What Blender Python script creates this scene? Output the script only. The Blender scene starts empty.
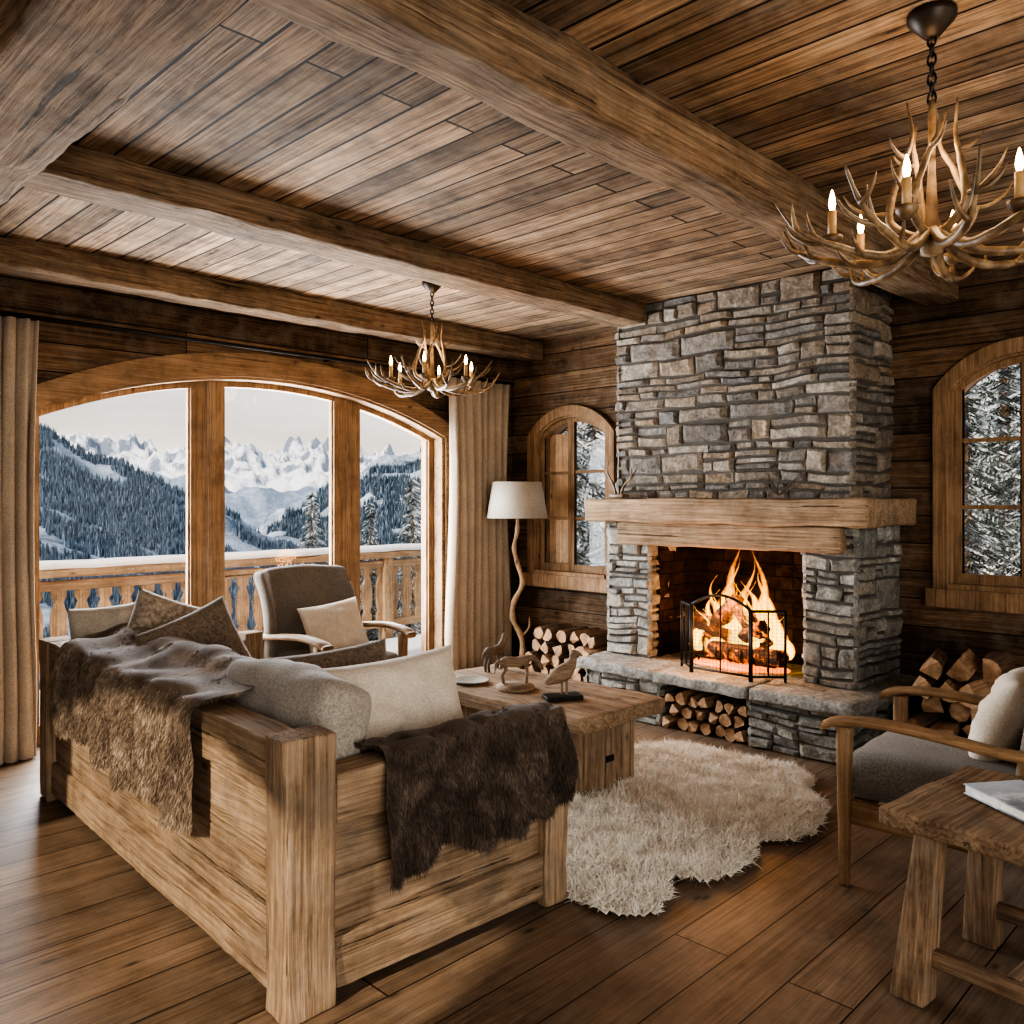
import bpy, bmesh, math, random
from mathutils import Vector, Matrix, noise, Euler
random.seed(7)
def U(a,b): return a+(b-a)*random.random()
V=Vector
# ------------------------------------------------------------------ materials
def newmat(name):
    m=bpy.data.materials.new(name); m.use_nodes=True; nt=m.node_tree
    return m,nt,nt.nodes['Principled BSDF']
def nd(nt,typ,**kw):
    n=nt.nodes.new(typ)
    for k,v in kw.items(): setattr(n,k,v)
    return n
def ramp(nt,fac,stops,interp='LINEAR'):
    r=nt.nodes.new('ShaderNodeValToRGB'); r.color_ramp.interpolation=interp
    els=r.color_ramp.elements
    while len(els)<len(stops): els.new(0.5)
    for e,(p,c) in zip(els,stops):
        e.position=p; e.color=(c[0],c[1],c[2],1) if not isinstance(c,(int,float)) else (c,c,c,1)
    nt.links.new(fac,r.inputs[0]); return r.outputs[0]
def mix(nt,typ,fac,a,b):
    n=nt.nodes.new('ShaderNodeMix'); n.data_type='RGBA'; n.blend_type=typ
    for i,v in ((0,fac),(6,a),(7,b)):
        if isinstance(v,(int,float)): n.inputs[i].default_value=v if i==0 else (v,v,v,1)
        elif isinstance(v,tuple): n.inputs[i].default_value=(v[0],v[1],v[2],1)
        else: nt.links.new(v,n.inputs[i])
    return n.outputs[2]
def mth(nt,op,a,b=0.0):
    n=nt.nodes.new('ShaderNodeMath'); n.operation=op
    for i,v in ((0,a),(1,b)):
        if isinstance(v,(int,float)): n.inputs[i].default_value=v
        else: nt.links.new(v,n.inputs[i])
    return n.outputs[0]
def bump(nt,b,h,strength,dist=0.01):
    n=nt.nodes.new('ShaderNodeBump'); n.inputs['Strength'].default_value=strength; n.inputs['Distance'].default_value=dist
    nt.links.new(h,n.inputs['Height']); nt.links.new(n.outputs[0],b.inputs['Normal'])
def objcoord(nt,scale,rand=True):
    tc=nt.nodes.new('ShaderNodeTexCoord'); mp=nt.nodes.new('ShaderNodeMapping'); mp.inputs['Scale'].default_value=scale
    nt.links.new(tc.outputs['Object'],mp.inputs['Vector'])
    if rand:
        oi=nt.nodes.new('ShaderNodeObjectInfo'); c=nt.nodes.new('ShaderNodeCombineXYZ')
        m=mth(nt,'MULTIPLY',oi.outputs['Random'],37.0)
        for i in range(3): nt.links.new(m,c.inputs[i])
        nt.links.new(c.outputs[0],mp.inputs['Location'])
    return mp.outputs[0]
def noi(nt,vec,scale,detail=5,rough=.6,dist=0.0):
    n=nd(nt,'ShaderNodeTexNoise'); n.inputs['Scale'].default_value=scale; n.inputs['Detail'].default_value=detail
    n.inputs['Roughness'].default_value=rough; n.inputs['Distortion'].default_value=dist
    nt.links.new(vec,n.inputs['Vector']); return n.outputs['Fac']
_wc={}
def wood(key,dark,mid,light,axis=0,rough=.8,bs=.5,fine=1.0,grey=.3,crack=1.0):
    k=(key,axis)
    if k in _wc: return _wc[k]
    m,nt,b=newmat(key+'_wood_'+'xyz'[axis])
    s=[9*fine]*3; s[axis]=.55
    v=objcoord(nt,s); n0=noi(nt,v,1.3,3,.5,.6)
    s=[85*fine]*3; s[axis]=1.1
    v1=objcoord(nt,s); n1=noi(nt,v1,1.0,6,.72,.10)
    rings=mth(nt,'FRACT',mth(nt,'MULTIPLY',n0,9.0)); rings=mth(nt,'ABSOLUTE',mth(nt,'SUBTRACT',rings,.5))
    f=mth(nt,'ADD',mth(nt,'MULTIPLY',n1,.70),mth(nt,'ADD',mth(nt,'MULTIPLY',rings,.20),mth(nt,'MULTIPLY',n0,.22)))
    c=ramp(nt,f,[(.33,dark),(.49,mid),(.66,light)])
    s=[38*fine]*3; s[axis]=.7
    v2=objcoord(nt,s); n2=noi(nt,v2,1.0,8,.70,.25)
    cr=ramp(nt,n2,[(.355,.06),(.38,1.0)])
    c=mix(nt,'MULTIPLY',.85*crack,c,cr)
    v3=objcoord(nt,(1,1,1)); n3=noi(nt,v3,5,8,.7)
    c=mix(nt,'MULTIPLY',.8,c,ramp(nt,n3,[(.34,.55),(.60,1.15)]))
    c=mix(nt,'MIX',mth(nt,'MULTIPLY',ramp(nt,noi(nt,v3,8,6,.65),[(.45,0),(.65,1)]),grey),c,(.25,.205,.16))
    s=[8]*3; s[axis]=3.4
    v4=objcoord(nt,s); vo=nd(nt,'ShaderNodeTexVoronoi'); vo.inputs['Scale'].default_value=1.0; nt.links.new(v4,vo.inputs['Vector'])
    kn=ramp(nt,vo.outputs['Distance'],[(.05,.10),(.085,.7),(.14,1.0)])
    c=mix(nt,'MULTIPLY',.75,c,kn)
    nt.links.new(c,b.inputs['Base Color']); b.inputs['Roughness'].default_value=rough; b.inputs['Specular IOR Level'].default_value=.22
    h=mix(nt,'MULTIPLY',1.0,f,cr); bump(nt,b,h,bs,.018)
    _wc[k]=m; return m
def planks(name,dark,mid,light,la,aa,width,length,rough=.78,bs=.5,gap=.004,contrast=1.0,spec=.22,grey=.3):
    m,nt,b=newmat(name)
    tc=nd(nt,'ShaderNodeTexCoord'); sp=nd(nt,'ShaderNodeSeparateXYZ'); nt.links.new(tc.outputs['Object'],sp.inputs[0])
    cb=nd(nt,'ShaderNodeCombineXYZ'); nt.links.new(sp.outputs[la],cb.inputs[0]); nt.links.new(sp.outputs[aa],cb.inputs[1])
    br=nd(nt,'ShaderNodeTexBrick'); br.offset=.37; br.offset_frequency=2
    wv=nd(nt,'ShaderNodeVectorMath',operation='MULTIPLY_ADD')
    nz=nd(nt,'ShaderNodeTexNoise'); nz.inputs['Scale'].default_value=1.1; nz.inputs['Detail'].default_value=3; nt.links.new(cb.outputs[0],nz.inputs['Vector'])
    nt.links.new(nz.outputs['Color'],wv.inputs[0]); wv.inputs[1].default_value=(0,.012,0); nt.links.new(cb.outputs[0],wv.inputs[2])
    nt.links.new(wv.outputs[0],br.inputs['Vector'])
    for k2,v in (('Scale',1.0),('Mortar Size',gap),('Mortar Smooth',.2),('Bias',0.0),('Brick Width',length),('Row Height',width)): br.inputs[k2].default_value=v
    br.inputs['Color1'].default_value=(0,0,0,1); br.inputs['Color2'].default_value=(1,1,1,1); br.inputs['Mortar'].default_value=(.5,.5,.5,1)
    rnd=br.outputs['Color']
    off=nd(nt,'ShaderNodeVectorMath',operation='MULTIPLY_ADD'); nt.links.new(rnd,off.inputs[0]); off.inputs[1].default_value=(13,17,11); nt.links.new(cb.outputs[0],off.inputs[2])
    def scaled(a,b2):
        q=nd(nt,'ShaderNodeVectorMath',operation='MULTIPLY'); nt.links.new(off.outputs[0],q.inputs[0]); q.inputs[1].default_value=(a,b2,1); return q.outputs[0]
    n0=noi(nt,scaled(.6,10),1.3,3,.5,.6); n1=noi(nt,scaled(1.2,85),1.0,6,.72,.10)
    rings=mth(nt,'ABSOLUTE',mth(nt,'SUBTRACT',mth(nt,'FRACT',mth(nt,'MULTIPLY',n0,9.0)),.5))
    f=mth(nt,'ADD',mth(nt,'MULTIPLY',n1,.70),mth(nt,'ADD',mth(nt,'MULTIPLY',rings,.20),mth(nt,'MULTIPLY',n0,.22)))
    c=ramp(nt,f,[(.33,dark),(.49,mid),(.66,light)])
    tone=ramp(nt,rnd,[(0,1-.5*contrast),(.5,1.0-.1*contrast),(1,1+.3*contrast)])
    c=mix(nt,'MULTIPLY',1.0,c,tone)
    n2=noi(nt,scaled(.9,38),1.0,8,.70,.25)
    cr=ramp(nt,n2,[(.35,.08),(.378,1.0)]); c=mix(nt,'MULTIPLY',.85*min(1,contrast),c,cr)
    vo=nd(nt,'ShaderNodeTexVoronoi'); vo.inputs['Scale'].default_value=1.0; nt.links.new(scaled(3.2,8),vo.inputs['Vector'])
    c=mix(nt,'MULTIPLY',.75,c,ramp(nt,vo.outputs['Distance'],[(.05,.12),(.085,.7),(.14,1.0)]))
    big=noi(nt,tc.outputs['Object'],3.6,8,.7)
    c=mix(nt,'MULTIPLY',.85*min(1,contrast+.2),c,ramp(nt,big,[(.36,.45),(.58,1.15)]))
    c=mix(nt,'MIX',mth(nt,'MULTIPLY',ramp(nt,noi(nt,tc.outputs['Object'],6.5,7,.68),[(.47,0),(.65,1)]),grey),c,(.26,.215,.17))
    c=mix(nt,'MIX',br.outputs['Fac'],c,(.010,.006,.004))
    nt.links.new(c,b.inputs['Base Color']); b.inputs['Roughness'].default_value=rough; b.inputs['Specular IOR Level'].default_value=spec
    inv=mth(nt,'SUBTRACT',1.0,br.outputs['Fac'])
    h=mth(nt,'MULTIPLY',inv,mth(nt,'ADD',mth(nt,'MULTIPLY',f,.5),mth(nt,'ADD',mth(nt,'MULTIPLY',rnd,.3),.4)))
    h=mth(nt,'ADD',h,mth(nt,'MULTIPLY',cr,.2))
    bump(nt,b,h,bs,.015); return m
def stone(name,cols,rough=.85,scale=1.0):
    m,nt,b=newmat(name); g=nd(nt,'ShaderNodeNewGeometry')
    v=objcoord(nt,(scale,scale,scale),False)
    base=ramp(nt,g.outputs['Random Per Island'],[(i/max(1,len(cols)-1),c) for i,c in enumerate(cols)])
    n=noi(nt,v,14,9,.7,.4); n2=noi(nt,v,55,5,.7); n3=noi(nt,v,5,4,.6,1.0)
    c=mix(nt,'MULTIPLY',1.0,base,ramp(nt,n,[(.3,.42),(.5,.95),(.72,1.6)]))
    c=mix(nt,'MULTIPLY',.8,c,ramp(nt,n2,[(.35,.55),(.65,1.35)]))
    c=mix(nt,'MIX',mth(nt,'MULTIPLY',ramp(nt,n3,[(.52,0),(.68,1)]),.35),c,(.22,.145,.085))
    nt.links.new(c,b.inputs['Base Color']); b.inputs['Roughness'].default_value=rough
    bump(nt,b,mth(nt,'ADD',n,mth(nt,'MULTIPLY',n2,.5)),.9,.025); return m
def fabric(name,c1,c2,scale=160,rough=.95,bs=.4):
    m,nt,b=newmat(name); v=objcoord(nt,(1,1,1),False)
    n=noi(nt,v,scale,3,.7); n2=noi(nt,v,6,4,.6)
    c=ramp(nt,n,[(.35,c1),(.65,c2)]); c=mix(nt,'MULTIPLY',.5,c,ramp(nt,n2,[(.3,.75),(.7,1.15)]))
    nt.links.new(c,b.inputs['Base Color']); b.inputs['Roughness'].default_value=rough
    b.inputs['Sheen Weight'].default_value=.15
    bump(nt,b,n,bs,.004); return m
def furmat(name,cols,nscale=5,rndw=.25):
    m,nt,b=newmat(name); g=nd(nt,'ShaderNodeNewGeometry'); v=objcoord(nt,(1,1,1),False)
    n=noi(nt,v,nscale,4,.6,1.2)
    f=mth(nt,'ADD',mth(nt,'MULTIPLY',n,1-rndw),mth(nt,'MULTIPLY',g.outputs['Random Per Island'],rndw))
    c=ramp(nt,f,[(.28+.45*i/max(1,len(cols)-1),cc) for i,cc in enumerate(cols)])
    nt.links.new(c,b.inputs['Base Color']); b.inputs['Roughness'].default_value=.85; b.inputs['Sheen Weight'].default_value=.1
    return m
def plain(name,col,rough=.5,metal=0.0,nz=0.0):
    m,nt,b=newmat(name); v=objcoord(nt,(1,1,1),False); n=noi(nt,v,22,5,.6)
    k=.25+nz
    c=mix(nt,'MULTIPLY',1.0,col,ramp(nt,n,[(.3,1-k),(.7,1+k)]))
    nt.links.new(c,b.inputs['Base Color']); b.inputs['Roughness'].default_value=rough; b.inputs['Metallic'].default_value=metal
    bump(nt,b,n,.15,.004); return m
def emis(name,col,st):
    m,nt,b=newmat(name); b.inputs['Base Color'].default_value=(*col,1); b.inputs['Emission Color'].default_value=(*col,1); b.inputs['Emission Strength'].default_value=st
    return m
OAKc=((.125,.075,.042),(.315,.212,.130),(.49,.355,.235))
BEAMc=((.05,.031,.019),(.205,.133,.080),(.375,.265,.172))
TRIMc=((.12,.066,.034),(.27,.165,.090),(.39,.255,.148))
def oak(a): return wood('oak',*OAKc,axis=a,bs=.8)
def beamw(a): return wood('beam',*BEAMc,axis=a,bs=1.0)
def trimw(a): return wood('trim',*TRIMc,axis=a,bs=.3,grey=.1,crack=.4,rough=.65)
def chairw(a): return wood('chair',(.12,.064,.032),(.25,.15,.078),(.35,.225,.125),axis=a,bs=.15,fine=1.5,rough=.5,grey=.05,crack=.2)
def tablew(a): return wood('table',(.085,.048,.026),(.22,.138,.080),(.36,.245,.15),axis=a,bs=.6)
M_ceil=planks('ceiling_boards',(.055,.034,.020),(.275,.180,.110),(.52,.375,.245),1,0,.145,3.7,bs=1.0,gap=.006)
M_floor=planks('floor_boards',(.095,.060,.037),(.19,.126,.080),(.27,.185,.122),0,1,.20,2.4,rough=.46,bs=.3,gap=.003,contrast=.45,spec=.45,grey=.15)
M_wallx=planks('wall_boards_window_side',(.035,.020,.012),(.135,.080,.044),(.25,.160,.094),0,2,.17,3.9,bs=1.0)
M_wally=planks('wall_boards_fireplace_side',(.035,.020,.012),(.135,.080,.044),(.25,.160,.094),1,2,.17,3.3,bs=1.0)
M_stone=stone('stacked_stone',[(.145,.135,.12),(.30,.245,.185),(.19,.18,.165),(.36,.28,.20),(.165,.165,.16),(.25,.21,.165),(.40,.36,.30),(.15,.14,.13),(.31,.235,.16),(.21,.205,.20)])
M_stoneg=stone('hearth_stone',[(.22,.22,.195),(.34,.33,.295),(.26,.245,.21),(.42,.40,.355),(.20,.21,.195),(.36,.32,.26)])
M_slab=stone('slab_stone',[(.30,.30,.27),(.34,.33,.295)])
M_mortar=plain('mortar',(.085,.075,.064),.95)
M_iron=plain('black_iron',(.015,.014,.013),.5,.6)
M_linen=fabric('linen_curtain',(.34,.265,.195),(.50,.40,.30),120)
M_cush=fabric('beige_linen_cushion',(.33,.28,.225),(.50,.44,.365),140)
M_cushg=fabric('grey_linen_cushion',(.24,.21,.175),(.42,.375,.32),120)
M_cream=fabric('cream_pillow_cloth',(.53,.455,.36),(.70,.625,.52),130)
M_tweed=fabric('brown_tweed',(.08,.068,.057),(.23,.20,.165),190)
M_brownp=fabric('brown_pillow_cloth',(.095,.068,.048),(.235,.175,.125),90)
M_pat=fabric('patterned_pillow_cloth',(.18,.135,.095),(.45,.37,.285),45)
M_snow=plain('snow',(.86,.88,.92),.7,0,-.2)
m,nt,b=newmat('lamp_shade_linen'); v=objcoord(nt,(1,1,1),False); n=noi(nt,v,90,3,.6)
nt.links.new(ramp(nt,n,[(.3,(.34,.30,.24)),(.7,(.46,.41,.335))]),b.inputs['Base Color']); b.inputs['Roughness'].default_value=.9; M_shade=m
m=bpy.data.materials.new('window_glass'); m.use_nodes=True; nt=m.node_tree; nt.nodes.clear()
o=nd(nt,'ShaderNodeOutputMaterial'); t=nd(nt,'ShaderNodeBsdfTransparent'); gl=nd(nt,'ShaderNodeBsdfGlossy'); gl.inputs['Roughness'].default_value=.02
mx=nd(nt,'ShaderNodeMixShader'); mx.inputs[0].default_value=.012; nt.links.new(t.outputs[0],mx.inputs[1]); nt.links.new(gl.outputs[0],mx.inputs[2]); nt.links.new(mx.outputs[0],o.inputs[0]); M_glass=m
m,nt,b=newmat('sooty_firebrick'); tc=nd(nt,'ShaderNodeTexCoord'); sp=nd(nt,'ShaderNodeSeparateXYZ'); nt.links.new(tc.outputs['Object'],sp.inputs[0])
cb=nd(nt,'ShaderNodeCombineXYZ'); nt.links.new(mth(nt,'ADD',sp.outputs[0],sp.outputs[1]),cb.inputs[0]); nt.links.new(sp.outputs[2],cb.inputs[1])
br=nd(nt,'ShaderNodeTexBrick'); nt.links.new(cb.outputs[0],br.inputs['Vector'])
for k2,v2 in (('Scale',1.0),('Mortar Size',.004),('Brick Width',.26),('Row Height',.085)): br.inputs[k2].default_value=v2
br.inputs['Color1'].default_value=(.060,.037,.027,1); br.inputs['Color2'].default_value=(.030,.020,.015,1); br.inputs['Mortar'].default_value=(.014,.010,.009,1)
n=noi(nt,tc.outputs['Object'],6,6,.7); c=mix(nt,'MULTIPLY',.95,br.outputs['Color'],ramp(nt,n,[(.35,.15),(.65,1.2)]))
nt.links.new(c,b.inputs['Base Color']); b.inputs['Roughness'].default_value=.95; b.inputs['Specular IOR Level'].default_value=.1; bump(nt,b,mth(nt,'SUBTRACT',n,br.outputs['Fac']),.8,.015); M_brick=m
m,nt,b=newmat('antler'); v=objcoord(nt,(1,1,1),False); n=noi(nt,v,14,5,.6,.5)
nt.links.new(ramp(nt,n,[(.3,(.055,.032,.016)),(.5,(.16,.10,.05)),(.7,(.34,.235,.13))]),b.inputs['Base Color']); b.inputs['Roughness'].default_value=.42; bump(nt,b,noi(nt,v,60,3,.6),.3,.004); M_antler=m
m=bpy.data.materials.new('flame'); m.use_nodes=True; nt=m.node_tree; nt.nodes.clear()
o=nd(nt,'ShaderNodeOutputMaterial'); tc=nd(nt,'ShaderNodeTexCoord'); sp=nd(nt,'ShaderNodeSeparateXYZ'); nt.links.new(tc.outputs['Object'],sp.inputs[0])
mp=nd(nt,'ShaderNodeMapping'); mp.inputs['Scale'].default_value=(14,14,3.4); nt.links.new(tc.outputs['Object'],mp.inputs[0]); n=noi(nt,mp.outputs[0],1.6,6,.62,2.4)
lw=nd(nt,'ShaderNodeLayerWeight'); lw.inputs[0].default_value=.5
core=mth(nt,'SUBTRACT',1.0,lw.outputs['Facing'])
hz=mth(nt,'MULTIPLY',sp.outputs[2],.95)
f=mth(nt,'ADD',mth(nt,'SUBTRACT',mth(nt,'MULTIPLY',core,.80),hz),mth(nt,'MULTIPLY',n,.95))
col=ramp(nt,f,[(.25,(1,.13,.006)),(.6,(1,.27,.015)),(.85,(1,.44,.04)),(1.0,(1,.62,.12))])
em=nd(nt,'ShaderNodeEmission'); nt.links.new(col,em.inputs[0]); nt.links.new(ramp(nt,f,[(.3,.9),(1.0,1.0)]),em.inputs[1])
sm=mth(nt,'MULTIPLY',ramp(nt,f,[(.3,.28),(.7,.55),(1.0,1.0)]),4.2); nt.links.new(sm,em.inputs[1])
tr=nd(nt,'ShaderNodeBsdfTransparent'); mx=nd(nt,'ShaderNodeMixShader'); a=ramp(nt,f,[(.38,0.0),(.95,.55)])
nt.links.new(a,mx.inputs[0]); nt.links.new(tr.outputs[0],mx.inputs[1]); nt.links.new(em.outputs[0],mx.inputs[2]); nt.links.new(mx.outputs[0],o.inputs[0]); M_flame=m
M_ember=emis('embers',(1,.22,.015),1.8)
m,nt,b=newmat('charred_log'); v=objcoord(nt,(1,1,1)); n=noi(nt,v,16,5,.6,.8)
nt.links.new(ramp(nt,n,[(.3,(.02,.012,.01)),(.7,(.10,.05,.025))]),b.inputs['Base Color']); b.inputs['Roughness'].default_value=.9
nt.links.new(ramp(nt,n,[(.54,(0,0,0)),(.66,(1,.20,.012))]),b.inputs['Emission Color']); b.inputs['Emission Strength'].default_value=1.5; M_char=m
M_bark=wood('bark',(.04,.022,.013),(.14,.08,.045),(.25,.155,.09),axis=0,bs=.9)
M_split=wood('split_log',(.20,.10,.05),(.36,.21,.115),(.50,.33,.20),axis=0,bs=.4,grey=.05)
M_end=plain('log_end_grain',(.33,.20,.11),.8,0,.3)
M_bulb=emis('candle_bulb',(1,.66,.30),16.0)
M_candle=plain('amber_candle_sleeve',(.50,.31,.14),.5)
# ------------------------------------------------------------------ geometry accumulator
class G:
    def __init__(s): s.v=[];s.f=[];s.m=[]
    def add(s,vs,fs,mi=0):
        b=len(s.v); s.v+= [tuple(p) for p in vs]; s.f+=[tuple(i+b for i in f) for f in fs]; s.m+=[mi]*len(fs); return s
    def rbox(s,size,loc=(0,0,0),rot=None,r=.01,sp=.12,amp=0,freq=3,bulge=0,fn=None,mi=0,fine=0):
        h=[x/2 for x in size]; r=min(r,min(h)*.98); ax=[]
        for k in range(3):
            H=h[k]; L=[-H,-H+r*.35,-H+r]; inner=2*(H-r); n=max(1,int(round(inner/sp)))
            L+=[-H+r+inner*i/n for i in range(1,n)]; L+=[H-r,H-r*.35,H]
            q=[L[0]]
            for x in L[1:]:
                if x-q[-1]>1e-6: q.append(x)
            ax.append(q)
        idx={};vs=[];fs=[]; N=[len(a)-1 for a in ax]
        def vid(i,j,k):
            t=(i,j,k)
            if t not in idx: idx[t]=len(vs); vs.append(V((ax[0][i],ax[1][j],ax[2][k])))
            return idx[t]
        for d in range(3):
            a,b2=(d+1)%3,(d+2)%3
            for side in (0,N[d]):
                for i in range(N[a]):
                    for j in range(N[b2]):
                        q=[]
                        for (p,w) in ((i,j),(i+1,j),(i+1,j+1),(i,j+1)):
                            t=[0,0,0];t[d]=side;t[a]=p;t[b2]=w;q.append(vid(*t))
                        fs.append(q if side else q[::-1])
        off=V((U(0,50),U(0,50),U(0,50))); out=[]
        loc=V(loc)
        for p in vs:
            c=V([max(-(h[k]-r),min(h[k]-r,p[k])) for k in range(3)]); d=p-c
            if d.length>1e-9: d.normalize(); q=c+d*r
            else: q=p.copy(); d=V((0,0,0))
            if bulge:
                e=V([max(0,1-(abs(q[k])/h[k])**2) for k in range(3)])
                for k in range(3):
                    a,b2=(k+1)%3,(k+2)%3
                    q[k]+=bulge*(q[k]/h[k])*e[a]*e[b2]
            if amp: q=q+noise.noise_vector(V(q)*freq+off)*amp
            if fine: q=q+noise.noise_vector(V(q)*freq*4+off)*fine
            if fn: q=V(fn(q))
            if rot is not None: q=rot@q
            out.append(q+loc)
        return s.add(out,fs,mi)
    def prism(s,pts,w0,w1,M,mi=0):
        n=len(pts); vs=[M(u,v,w0) for u,v in pts]+[M(u,v,w1) for u,v in pts]
        fs=[tuple(range(n))[::-1],tuple(range(n,2*n))]+[(i,(i+1)%n,n+(i+1)%n,n+i) for i in range(n)]
        return s.add(vs,fs,mi)
    def tube(s,path,rad,n=8,mi=0,flat=None):
        path=[V(p) for p in path]; vs=[];fs=[]; up=V((0,0,1)); prev=None
        for i,p in enumerate(path):
            t=(path[min(i+1,len(path)-1)]-path[max(i-1,0)]).normalized()
            if prev is None:
                a=up if abs(t.z)<.9 else V((1,0,0)); x=t.cross(a).normalized()
            else: x=(prev-t*prev.dot(t)).normalized()
            prev=x; y=t.cross(x); r=rad[i] if isinstance(rad,(list,tuple)) else rad
            for k in range(n):
                a=2*math.pi*k/n; vs.append(p+x*math.cos(a)*r+y*math.sin(a)*r*(flat or 1))
        m=len(path)
        for i in range(m-1):
            for k in range(n): fs.append((i*n+k,i*n+(k+1)%n,(i+1)*n+(k+1)%n,(i+1)*n+k))
        fs.append(tuple(range(n))[::-1]); fs.append(tuple((m-1)*n+k for k in range(n)))
        return s.add(vs,fs,mi)
    def lathe(s,prof,loc=(0,0,0),n=20,mi=0,fn=None):
        vs=[];fs=[];loc=V(loc)
        for i,(r,z) in enumerate(prof):
            for k in range(n):
                a=2*math.pi*k/n; p=V((r*math.cos(a),r*math.sin(a),z))
                if fn: p=V(fn(p,a))
                vs.append(p+loc)
        for i in range(len(prof)-1):
            for k in range(n): fs.append((i*n+k,i*n+(k+1)%n,(i+1)*n+(k+1)%n,(i+1)*n+k))
        fs.append(tuple(range(n))[::-1]); fs.append(tuple((len(prof)-1)*n+k for k in range(n)))
        return s.add(vs,fs,mi)
    def obj(s,name,mats,parent=None,loc=(0,0,0),rot=(0,0,0),smooth=False,center=False,**props):
        if center:
            c=V([ (min(p[k] for p in s.v)+max(p[k] for p in s.v))/2 for k in range(3)])
            if center=='base': c.z=min(p[2] for p in s.v)
            s.v=[tuple(V(p)-c) for p in s.v]; loc=V(loc)+c
        me=bpy.data.meshes.new(name); me.from_pydata(s.v,[],s.f)
        if not isinstance(mats,(list,tuple)): mats=[mats]
        for m in mats: me.materials.append(m)
        me.polygons.foreach_set('material_index',s.m)
        if smooth: me.polygons.foreach_set('use_smooth',[True]*len(me.polygons))
        me.update()
        o=bpy.data.objects.new(name,me); bpy.context.scene.collection.objects.link(o)
        o.location=loc; o.rotation_euler=rot
        if parent: o.parent=parent
        for k,v in props.items(): o[k]=v
        return o
def thing(name,label,category,loc=(0,0,0),rz=0,group=None,kind=None):
    e=bpy.data.objects.new(name,None); e.empty_display_size=.1; bpy.context.scene.collection.objects.link(e)
    e.location=loc; e.rotation_euler=(0,0,rz); e['label']=label; e['category']=category
    if group: e['group']=group
    if kind: e['kind']=kind
    return e
def cr(pts,sub=5):
    pts=[V(p) for p in pts]; P=[pts[0]*2-pts[1]]+pts+[pts[-1]*2-pts[-2]]; out=[]
    for i in range(1,len(P)-2):
        for k in range(sub):
            t=k/sub; a,b,c,d=P[i-1],P[i],P[i+1],P[i+2]
            out.append(.5*((2*b)+(c-a)*t+(2*a-5*b+4*c-d)*t*t+(3*b-a-3*c+d)*t**3))
    out.append(pts[-1]); return out
def copytree(o,loc,rz=0,**props):
    c=o.copy(); bpy.context.scene.collection.objects.link(c); c.location=loc; c.rotation_euler=(0,0,rz)
    for k,v in props.items(): c[k]=v
    def rec(a,b):
        for ch in a.children:
            d=ch.copy(); bpy.context.scene.collection.objects.link(d); d.parent=b; rec(ch,d)
    rec(o,c); return c
def Rz(a): return Matrix.Rotation(a,3,'Z')
rad=math.radians
MX=lambda u,v,w: V((u,w,v))
MY=lambda u,v,w: V((w,u,v))
def arc(ua,ub,zs,zp):
    c=(ub-ua)/2; h=zp-zs; Rr=(c*c+h*h)/(2*h); mid=(ua+ub)/2; zc=zp-Rr
    return lambda u: zc+math.sqrt(max(0,Rr*Rr-(u-mid)**2))
H=2.83; WY=5.4; FX=5.48
def wall(name,u0,u1,z1,holes,w0,w1,M,mat,label):
    g=G(); u=u0
    for (ua,ub,zb,fn) in holes:
        g.prism([(u,0),(ua,0),(ua,z1),(u,z1)],w0,w1,M)
        if zb>0: g.prism([(ua,0),(ub,0),(ub,zb),(ua,zb)],w0,w1,M)
        n=20
        for i in range(n):
            a=ua+(ub-ua)*i/n; b=ua+(ub-ua)*(i+1)/n
            g.prism([(a,fn(a)),(b,fn(b)),(b,z1),(a,z1)],w0,w1,M)
        u=ub
    g.prism([(u,0),(u1,0),(u1,z1),(u,z1)],w0,w1,M)
    return g.obj(name,mat,kind='structure',label=label,category='wall')
A1=arc(1.53,4.66,1.97,2.30); A2=arc(4.28,5.07,1.99,2.165); A3=arc(.88,1.69,2.10,2.29)
wall('wall_back',-1.2,FX+.27,H,[(1.53,4.66,.0,A1)],WY,WY+.26,MX,M_wallx,'dark weathered board wall around the arched picture window')
wall('wall_right',-1.6,WY,H,[(.88,1.69,.93,A3),(4.28,5.07,.82,A2)],FX,FX+.27,MY,M_wally,'dark weathered board wall behind the stone fireplace')
wall('wall_left',-1.6,WY,H,[(1.3,3.7,.5,arc(1.3,3.7,2.1,2.4))],-1.45,-1.2,MY,M_wally,'dark weathered board wall with an arched opening')
G().rbox((7.2,7.3,.1),(2.15,2.0,-.05),r=.001,sp=9).obj('floor',M_floor,kind='structure',label='warm oak plank floor',category='floor')
G().rbox((7.2,7.3,.1),(2.15,2.0,H+.05),r=.001,sp=9).obj('ceiling',M_ceil,kind='structure',label='weathered brown board ceiling',category='ceiling')
def beam(i,size,loc,axis,amp=.012):
    g=G().rbox(size,(0,0,0),r=.018,sp=.05,amp=amp,freq=4,fine=.005)
    return g.obj('trim_%d'%i,beamw(axis),loc=loc,smooth=True,kind='structure',label='rough hewn timber ceiling beam',category='beam')
beam(1,(6.7,.20,.20),(2.15,1.745,H-.10),0)
beam(2,(4.0,.25,.14),(2.93,3.63,H-.068),0)
beam(3,(6.6,.20,.16),(2.16,5.08,H-.078),0)
beam(4,(.34,6.9,.25),(.78,1.95,H-.125),1,.015)
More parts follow.
